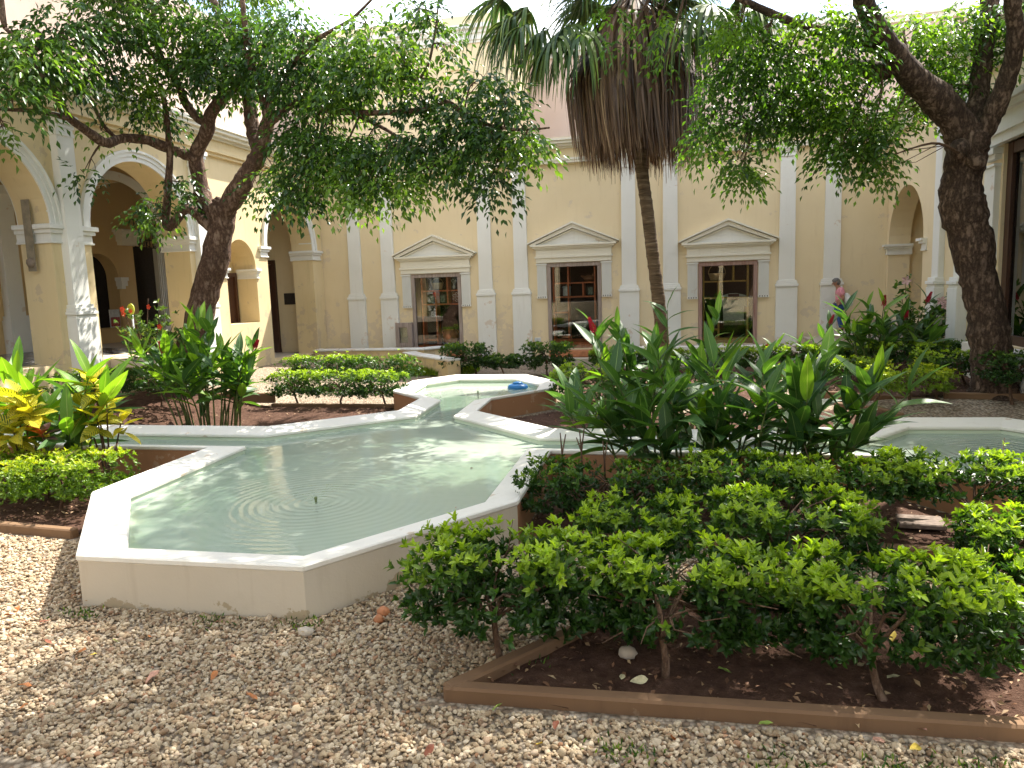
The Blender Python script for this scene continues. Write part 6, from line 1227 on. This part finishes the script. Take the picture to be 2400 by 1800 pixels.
T_ = [(*W(0.025,0,0.79),(0.165,0.15)), (*W(0.03,0,0.95),(0.155,0.135)), (*W(0.01,0,1.11),(0.155,0.135)), (*W(-0.03,0,1.215),(0.082,0.085)), (*W(0.02,-0.16,1.145),0.072), (*W(0.055,-0.195,0.985),0.068), (*W(0.02,0.16,1.145),0.072), (*W(0.06,0.185,0.99),0.068)]
skin_body('shirt', T_, [(0,1),(1,2),(2,3),(2,4),(4,5),(2,6),(6,7)], PINKS, pw)
J_ = [(*W(0.03,0,0.80),(0.155,0.145)), (*W(0.02,-0.085,0.70),0.106), (*W(-0.02,-0.095,0.43),0.080), (*W(0.055,-0.095,0.09),0.062), (*W(0.03,0.085,0.70),0.106), (*W(0.03,0.095,0.42),0.080), (*W(0.135,0.095,0.10),0.062)]
skin_body('jeans', J_, [(0,1),(1,2),(2,3),(0,4),(4,5),(5,6)], JEAN, pw)
skin_body('shoe', [(*W(0.07,-0.095,0.04),0.045),(*W(-0.09,-0.095,0.03),0.036)], [(0,1)], SHOE, pw, 1); skin_body('shoe', [(*W(0.15,0.095,0.045),0.045),(*W(0.0,0.095,0.03),0.036)], [(0,1)], SHOE, pw, 1)
m = MB()
for (hc, hr) in ((W(-0.095,0,1.405), (0.100,0.092,0.078)), (W(-0.045,0,1.36), (0.075,0.085,0.085))):
    Vh = []; Fh = []
    for i in range(9):
        for j in range(14):
            th, ph = PI*i/8, 2*PI*j/14; kk = 1 + 0.07*math.sin(5*ph+3*th)*math.sin(th); Vh.append((hc[0]+hr[0]*kk*math.sin(th)*math.cos(ph), hc[1]+hr[1]*kk*math.sin(th)*math.sin(ph), hc[2]+hr[2]*kk*math.cos(th)))
    for i in range(8):
        for j in range(14): Fh.append((i*14+j, i*14+(j+1)%14, (i+1)*14+(j+1)%14, (i+1)*14+j))
    m.add(Vh, Fh, True)
m.build('hair', HAIR, pw)
bg = thing('shoulder_bag', W(0.2,-0.1,0.75), 'white cloth bag hanging at the back of the walking person', 'bag')
skin_body('bag_body', [(*W(0.12,-0.10,1.07),(0.05,0.06)),(*W(0.19,-0.12,0.93),(0.10,0.11)),(*W(0.24,-0.12,0.78),(0.13,0.14)),(*W(0.20,-0.12,0.70),(0.12,0.11))], [(0,1),(1,2),(2,3)], BAGM, bg)
m = MB(); m.tube([W(0.12,-0.10,1.06),W(0.06,-0.165,1.17),W(0.02,-0.10,1.245),W(0.10,-0.02,1.18),W(0.14,-0.06,1.05)], 0.012, 6); m.build('bag_strap', BAGM, bg)

# ------------------------------------------------------------------ pebbles near the viewer
pts = []; rs = np.random.RandomState(5)
kin = [inpoly(offset(b, -0.10)) for b in (BED1, BED2, BED3)]; pool_out = inpoly(offset(POOL, -0.02))
for (x0, x1, y0, y1, dens) in ((-7.4, 3.3, 2.9, 4.7, 2000), (-7.8, 3.6, 4.7, 6.6, 1500)):
    n = int((x1-x0)*(y1-y0)*dens); q = np.stack([x0+(x1-x0)*rs.rand(n), y0+(y1-y0)*rs.rand(n)], 1)
    for x, y in q:
        if abs(x + 1.9 - 0.0) > 0 and (x < -0.98*y-1.2 or x > 0.50*y+0.6): continue
        if pool_out(x, y) or any(f(x, y) for f in kin): continue
        pts.append((x, y))
pts = np.array(pts); N = len(pts); print('pebbles', N)
me = bpy.data.meshes.new('gravel_pebbles'); me.vertices.add(N); co = np.stack([pts[:, 0], pts[:, 1], 0.004 + 0.010*rs.rand(N)], 1).astype(np.float32); me.vertices.foreach_set('co', co.ravel())
def attr(nm, typ, vals, key='value'):
    a = me.attributes.new(nm, typ, 'POINT'); a.data.foreach_set(key, np.asarray(vals).ravel())
attr('rot', 'FLOAT_VECTOR', np.stack([0.5*rs.randn(N), 0.5*rs.randn(N), 6.28*rs.rand(N)], 1).astype(np.float32), 'vector')
sz = 0.0108*np.exp(0.30*rs.randn(N)); attr('size', 'FLOAT_VECTOR', np.stack([sz*(1+0.4*rs.rand(N)), sz*(0.8+0.3*rs.rand(N)), sz*(0.55+0.3*rs.rand(N))], 1).astype(np.float32), 'vector')
attr('pick', 'INT', rs.randint(0, 5, N).astype(np.int32)); attr('tone', 'FLOAT', rs.rand(N).astype(np.float32)); me.update()
go = link('gravel_pebbles', me); tag(go, 'loose pale limestone pebbles covering the ground in front of the basin', kind='stuff')
ng = bpy.data.node_groups.new('pebbles', 'GeometryNodeTree'); ng.interface.new_socket('Geometry', in_out='INPUT', socket_type='NodeSocketGeometry'); ng.interface.new_socket('Geometry', in_out='OUTPUT', socket_type='NodeSocketGeometry')
gi = ng.nodes.new('NodeGroupInput'); gq = ng.nodes.new('NodeGroupOutput'); jn = ng.nodes.new('GeometryNodeJoinGeometry')
for k in range(5):
    ic = ng.nodes.new('GeometryNodeMeshIcoSphere'); ic.inputs['Radius'].default_value = 1.0; ic.inputs['Subdivisions'].default_value = 2 if k < 3 else 3
    nt = ng.nodes.new('ShaderNodeTexNoise'); nt.noise_dimensions = '4D'; nt.inputs['W'].default_value = k*7.3; nt.inputs['Scale'].default_value = 0.9; nt.inputs['Detail'].default_value = 2
    vm = ng.nodes.new('ShaderNodeVectorMath'); vm.operation = 'SUBTRACT'; ng.links.new(nt.outputs['Color'], vm.inputs[0]); vm.inputs[1].default_value = (0.5, 0.5, 0.5)
    vs_ = ng.nodes.new('ShaderNodeVectorMath'); vs_.operation = 'SCALE'; ng.links.new(vm.outputs[0], vs_.inputs[0]); vs_.inputs['Scale'].default_value = 1.5
    sp_ = ng.nodes.new('GeometryNodeSetPosition'); ng.links.new(ic.outputs['Mesh'], sp_.inputs['Geometry']); ng.links.new(vs_.outputs[0], sp_.inputs['Offset'])
    ss = ng.nodes.new('GeometryNodeSetShadeSmooth'); ng.links.new(sp_.outputs[0], ss.inputs[0]); sm = ng.nodes.new('GeometryNodeSetMaterial'); sm.inputs['Material'].default_value = PEBBLE; ng.links.new(ss.outputs[0], sm.inputs[0])
    gi_ = ng.nodes.new('GeometryNodeGeometryToInstance'); ng.links.new(sm.outputs[0], gi_.inputs[0]); ng.links.new(gi_.outputs[0], jn.inputs[0])
def named(nm, typ):
    a = ng.nodes.new('GeometryNodeInputNamedAttribute'); a.data_type = typ; a.inputs['Name'].default_value = nm; return a.outputs['Attribute']
ip = ng.nodes.new('GeometryNodeInstanceOnPoints'); ng.links.new(gi.outputs[0], ip.inputs['Points']); ng.links.new(jn.outputs[0], ip.inputs['Instance']); ip.inputs['Pick Instance'].default_value = True
ng.links.new(named('pick', 'INT'), ip.inputs['Instance Index']); ng.links.new(named('size', 'FLOAT_VECTOR'), ip.inputs['Scale'])
e2r = ng.nodes.new('FunctionNodeEulerToRotation'); ng.links.new(named('rot', 'FLOAT_VECTOR'), e2r.inputs[0]); ng.links.new(e2r.outputs[0], ip.inputs['Rotation']); ng.links.new(ip.outputs[0], gq.inputs[0])
md = go.modifiers.new('pebbles', 'NODES'); md.node_group = ng

# ------------------------------------------------------------------ fallen leaves
FM = {}
for nm, c in (('orange', (0.46,0.17,0.05)), ('rust', (0.26,0.085,0.045)), ('pink', (0.44,0.24,0.17)), ('yellow', (0.55,0.40,0.06)), ('green', (0.22,0.30,0.05)), ('pale', (0.55,0.50,0.30))):
    FM[nm] = leaf_mesh('fallen_leaf', 1, 0.46, 0.35, mat_flat(nm+'_fallen_leaf', c, 0.6, 0.2, 30), seg=6, wave=0.25)
CW = {'orange':'orange brown','rust':'dark rust red','pink':'dusty pink','yellow':'yellow','green':'green','pale':'pale cream'}
def fallen(px_, py_2, p, kind, L, where):
    o = bpy.data.objects.new('fallen_leaf', FM[kind]); C.objects.link(o); o.location = (p[0], p[1], p[2]); o.scale = (L, L, L); o.rotation_euler = (nrs.randn()*0.35, nrs.randn()*0.3 + 0.1, nrs.rand()*6.28)
    tag(o, where, 'leaf', 'fallen leaves on the ground')
PLACED = []
def fl(kind, p, L, where): PLACED.append((kind, p, L, where))
fl('orange', (-5.076, 4.274, 0.045), 0.09, 'orange brown fallen leaf on gravel at the left picture edge'); fl('orange', (-3.796, 3.292, 0.045), 0.08, 'orange brown fallen leaf curled on the gravel, lower left'); fl('orange', (-3.947, 3.462, 0.045), 0.085, 'orange brown fallen leaf on gravel above the other orange ones, left')
fl('rust', (-4.675, 4.221, 0.045), 0.09, 'rust red fallen leaf on sunlit gravel left of the white basin'); fl('rust', (-4.404, 3.996, 0.045), 0.08, 'rust red fallen leaf in shade left of the white basin'); fl('orange', (-5.103, 4.452, 0.045), 0.08, 'orange brown fallen leaf in the sunlit gravel patch left of the basin')
fl('green', (-3.913, 4.084, 0.045), 0.075, 'bright green fallen leaf on the gravel before the white basin'); fl('orange', (-3.980, 3.925, 0.045), 0.085, 'orange brown fallen leaf on gravel near a green one'); fl('yellow', (-3.859, 3.887, 0.045), 0.06, 'yellow fallen leaf right beside an orange one on the gravel')
fl('pink', (-3.280, 3.772, 0.045), 0.13, 'large dusty pink fallen leaf in the middle of the gravel'); fl('pink', (-3.022, 3.731, 0.045), 0.09, 'pale pink fallen leaf on sunlit gravel'); fl('orange', (-2.906, 3.830, 0.045), 0.08, 'salmon orange fallen leaf on the sunlit gravel streak'); fl('rust', (-3.016, 3.997, 0.045), 0.08, 'dark pink fallen leaf on gravel below the basin front')
fl('orange', (-2.558, 3.619, 0.045), 0.085, 'orange brown fallen leaf on gravel right of the sunlit streak'); fl('rust', (-3.378, 3.341, 0.045), 0.08, 'dark rust red fallen leaf on gravel, lower left middle'); fl('orange', (-3.675, 4.157, 0.045), 0.07, 'small orange fallen leaf on gravel under the basin front')
fl('orange', (-1.679, 4.180, 0.045), 0.085, 'orange brown fallen leaf on gravel left of the kerb corner'); fl('green', (-1.055, 3.704, 0.045), 0.10, 'green fallen leaf on the gravel in front of the kerb'); fl('rust', (-0.687, 3.675, 0.045), 0.08, 'rust red fallen leaf standing in the gravel in front of the kerb'); fl('yellow', (-0.752, 3.447, 0.045), 0.08, 'yellow green fallen leaf on the gravel, bottom middle')
fl('rust', (-1.285, 3.355, 0.045), 0.09, 'dark rust red fallen leaf on gravel, bottom middle left'); fl('orange', (-0.071, 3.643, 0.045), 0.10, 'brown orange fallen leaf tilted in the gravel, bottom right'); fl('yellow', (1.144, 3.773, 0.045), 0.09, 'bright yellow fallen leaf on gravel at the bottom right'); fl('pink', (1.220, 3.924, 0.045), 0.10, 'brown fallen leaf on gravel near the right kerb'); fl('pink', (0.928, 3.792, 0.045), 0.09, 'dusty pink fallen leaf on gravel right of the middle'); fl('green', (0.375, 3.831, 0.045), 0.08, 'dull green fallen leaf on gravel below the right kerb')
fl('yellow', (-1.092, 3.880, 0.060), 0.09, 'yellow fallen leaf leaning against the kerb corner'); fl('pale', (-0.218, 4.142, 0.070), 0.11, 'pale green fallen leaf on the soil behind the front kerb'); fl('pale', (-0.373, 4.110, 0.070), 0.08, 'small pale fallen leaf on the soil behind the kerb corner'); fl('orange', (0.775, 4.833, 0.070), 0.09, 'orange fallen leaf on soil beneath the nearest hedge'); fl('orange', (1.786, 5.191, 0.070), 0.10, 'orange fallen leaf on dark soil at the right')
fl('pale', (1.805, 4.873, 0.070), 0.11, 'pale curled fallen leaf on dark soil at the right'); fl('pale', (1.713, 5.006, 0.070), 0.08, 'cream fallen leaf on dark soil below an orange one'); fl('pale', (1.046, 4.542, 0.070), 0.09, 'cream fallen leaf beside the bent hedge stem'); fl('yellow', (1.334, 5.023, 0.070), 0.10, 'tan fallen leaf on soil right of the bent hedge stem'); fl('pale', (1.139, 4.386, 0.070), 0.09, 'cream fallen leaf among roots right of the bent stem'); fl('pink', (0.135, 4.613, 0.070), 0.09, 'light brown fallen leaf on soil below the second hedge bush'); fl('green', (0.341, 4.710, 0.070), 0.09, 'pale green fallen leaf on soil below the second hedge bush'); fl('green', (0.187, 4.340, 0.070), 0.10, 'long green fallen leaf on soil near the front kerb')
fl('yellow', (-0.026, 7.276, 0.090), 0.10, 'yellow fallen leaf on the edge of the square stone slab') if False else None
fl('green', (-3.214, 5.438, 0.272), 0.06, 'olive fallen leaf floating on the basin water near the front rim'); fl('rust', (-2.486, 8.234, 0.272), 0.06, 'brown fallen leaf floating in the middle of the basin'); fl('rust', (-2.200, 6.681, 0.272), 0.06, 'small brown fallen leaf floating toward the right side of the basin'); fl('rust', (-1.897, 6.748, 0.272), 0.055, 'small brown fallen leaf floating beside the right rim')
for kind, p, L, where in PLACED: fallen(0, 0, p, kind, L, where)
# small leaf litter too mixed to count
def litter(name, label, n, boxes, L, mat):
    P = []
    while len(P) < n:
        x0, x1, y0, y1, f = boxes[rs.randint(len(boxes))]; x, y = x0+(x1-x0)*rs.rand(), y0+(y1-y0)*rs.rand()
        if f(x, y): P.append((x, y, gz(x, y) + 0.045 + 0.02*rs.rand()))
    P = np.array(P); D = rs.randn(n, 3)*np.array([1, 1, 0.25]); U = np.tile([0, 0, 1.0], (n, 1)) + rs.randn(n, 3)*0.4; Ls = L*(0.6+0.8*rs.rand(n))
    tag(leaf_cloud(name, P, D, U, Ls, Ls*0.45, rs.rand(n), mat, None, shape='dia', fold=0.15, droop=0.15), label, kind='stuff')
LIT = mat_leaf('dry_litter', (0.10,0.045,0.022), (0.24,0.12,0.06), (0.42,0.31,0.17), 0.7, 0.1, (1,1,1))
litter('leaf_litter', 'small dry brown leaves scattered over the soil beds', 3600, [(-1.3,3.4,3.9,5.5,inbeds[0]),(-1.5,3.6,6.6,8.5,inbeds[1]),(-8.6,-6.1,6.1,8.2,inbeds[2]),(-11,-4.8,9.9,13.9,inbeds[3]),(-3.3,3.2,10,13.6,inbeds[4]),(2.3,5.4,12.9,16.5,inbeds[5])], 0.045, LIT)
litter('gravel_litter', 'small dry leaves and chips scattered on the gravel', 800, [(-7.2,3.0,3.1,6.6,lambda x,y: not inpool(x,y) and not any(f(x,y) for f in kin)),(-8.5,-5.9,14,16.5,lambda x,y: True)], 0.036, LIT)
n = 420; cs = np.array([(0.45,3.55),(1.0,3.62),(-0.3,3.5),(1.4,3.7),(-1.0,4.3),(-2.7,4.55),(-3.4,4.5),(-4.5,4.45)]); k_ = rs.randint(0, len(cs), n); P = np.concatenate([cs[k_] + rs.randn(n, 2)*np.array([0.10,0.05]), np.full((n,1), 0.012)], 1)
tag(leaf_cloud('weeds', P, np.tile([0,0,0.8],(n,1))+rs.randn(n,3)*0.6, rs.randn(n,3), 0.03+0.03*rs.rand(n), np.full(n,0.012), 0.2+0.6*rs.rand(n), LEAFH, None, shape='dia'), 'tiny green weeds sprouting through the gravel', kind='stuff')
print('objects', len(bpy.data.objects))
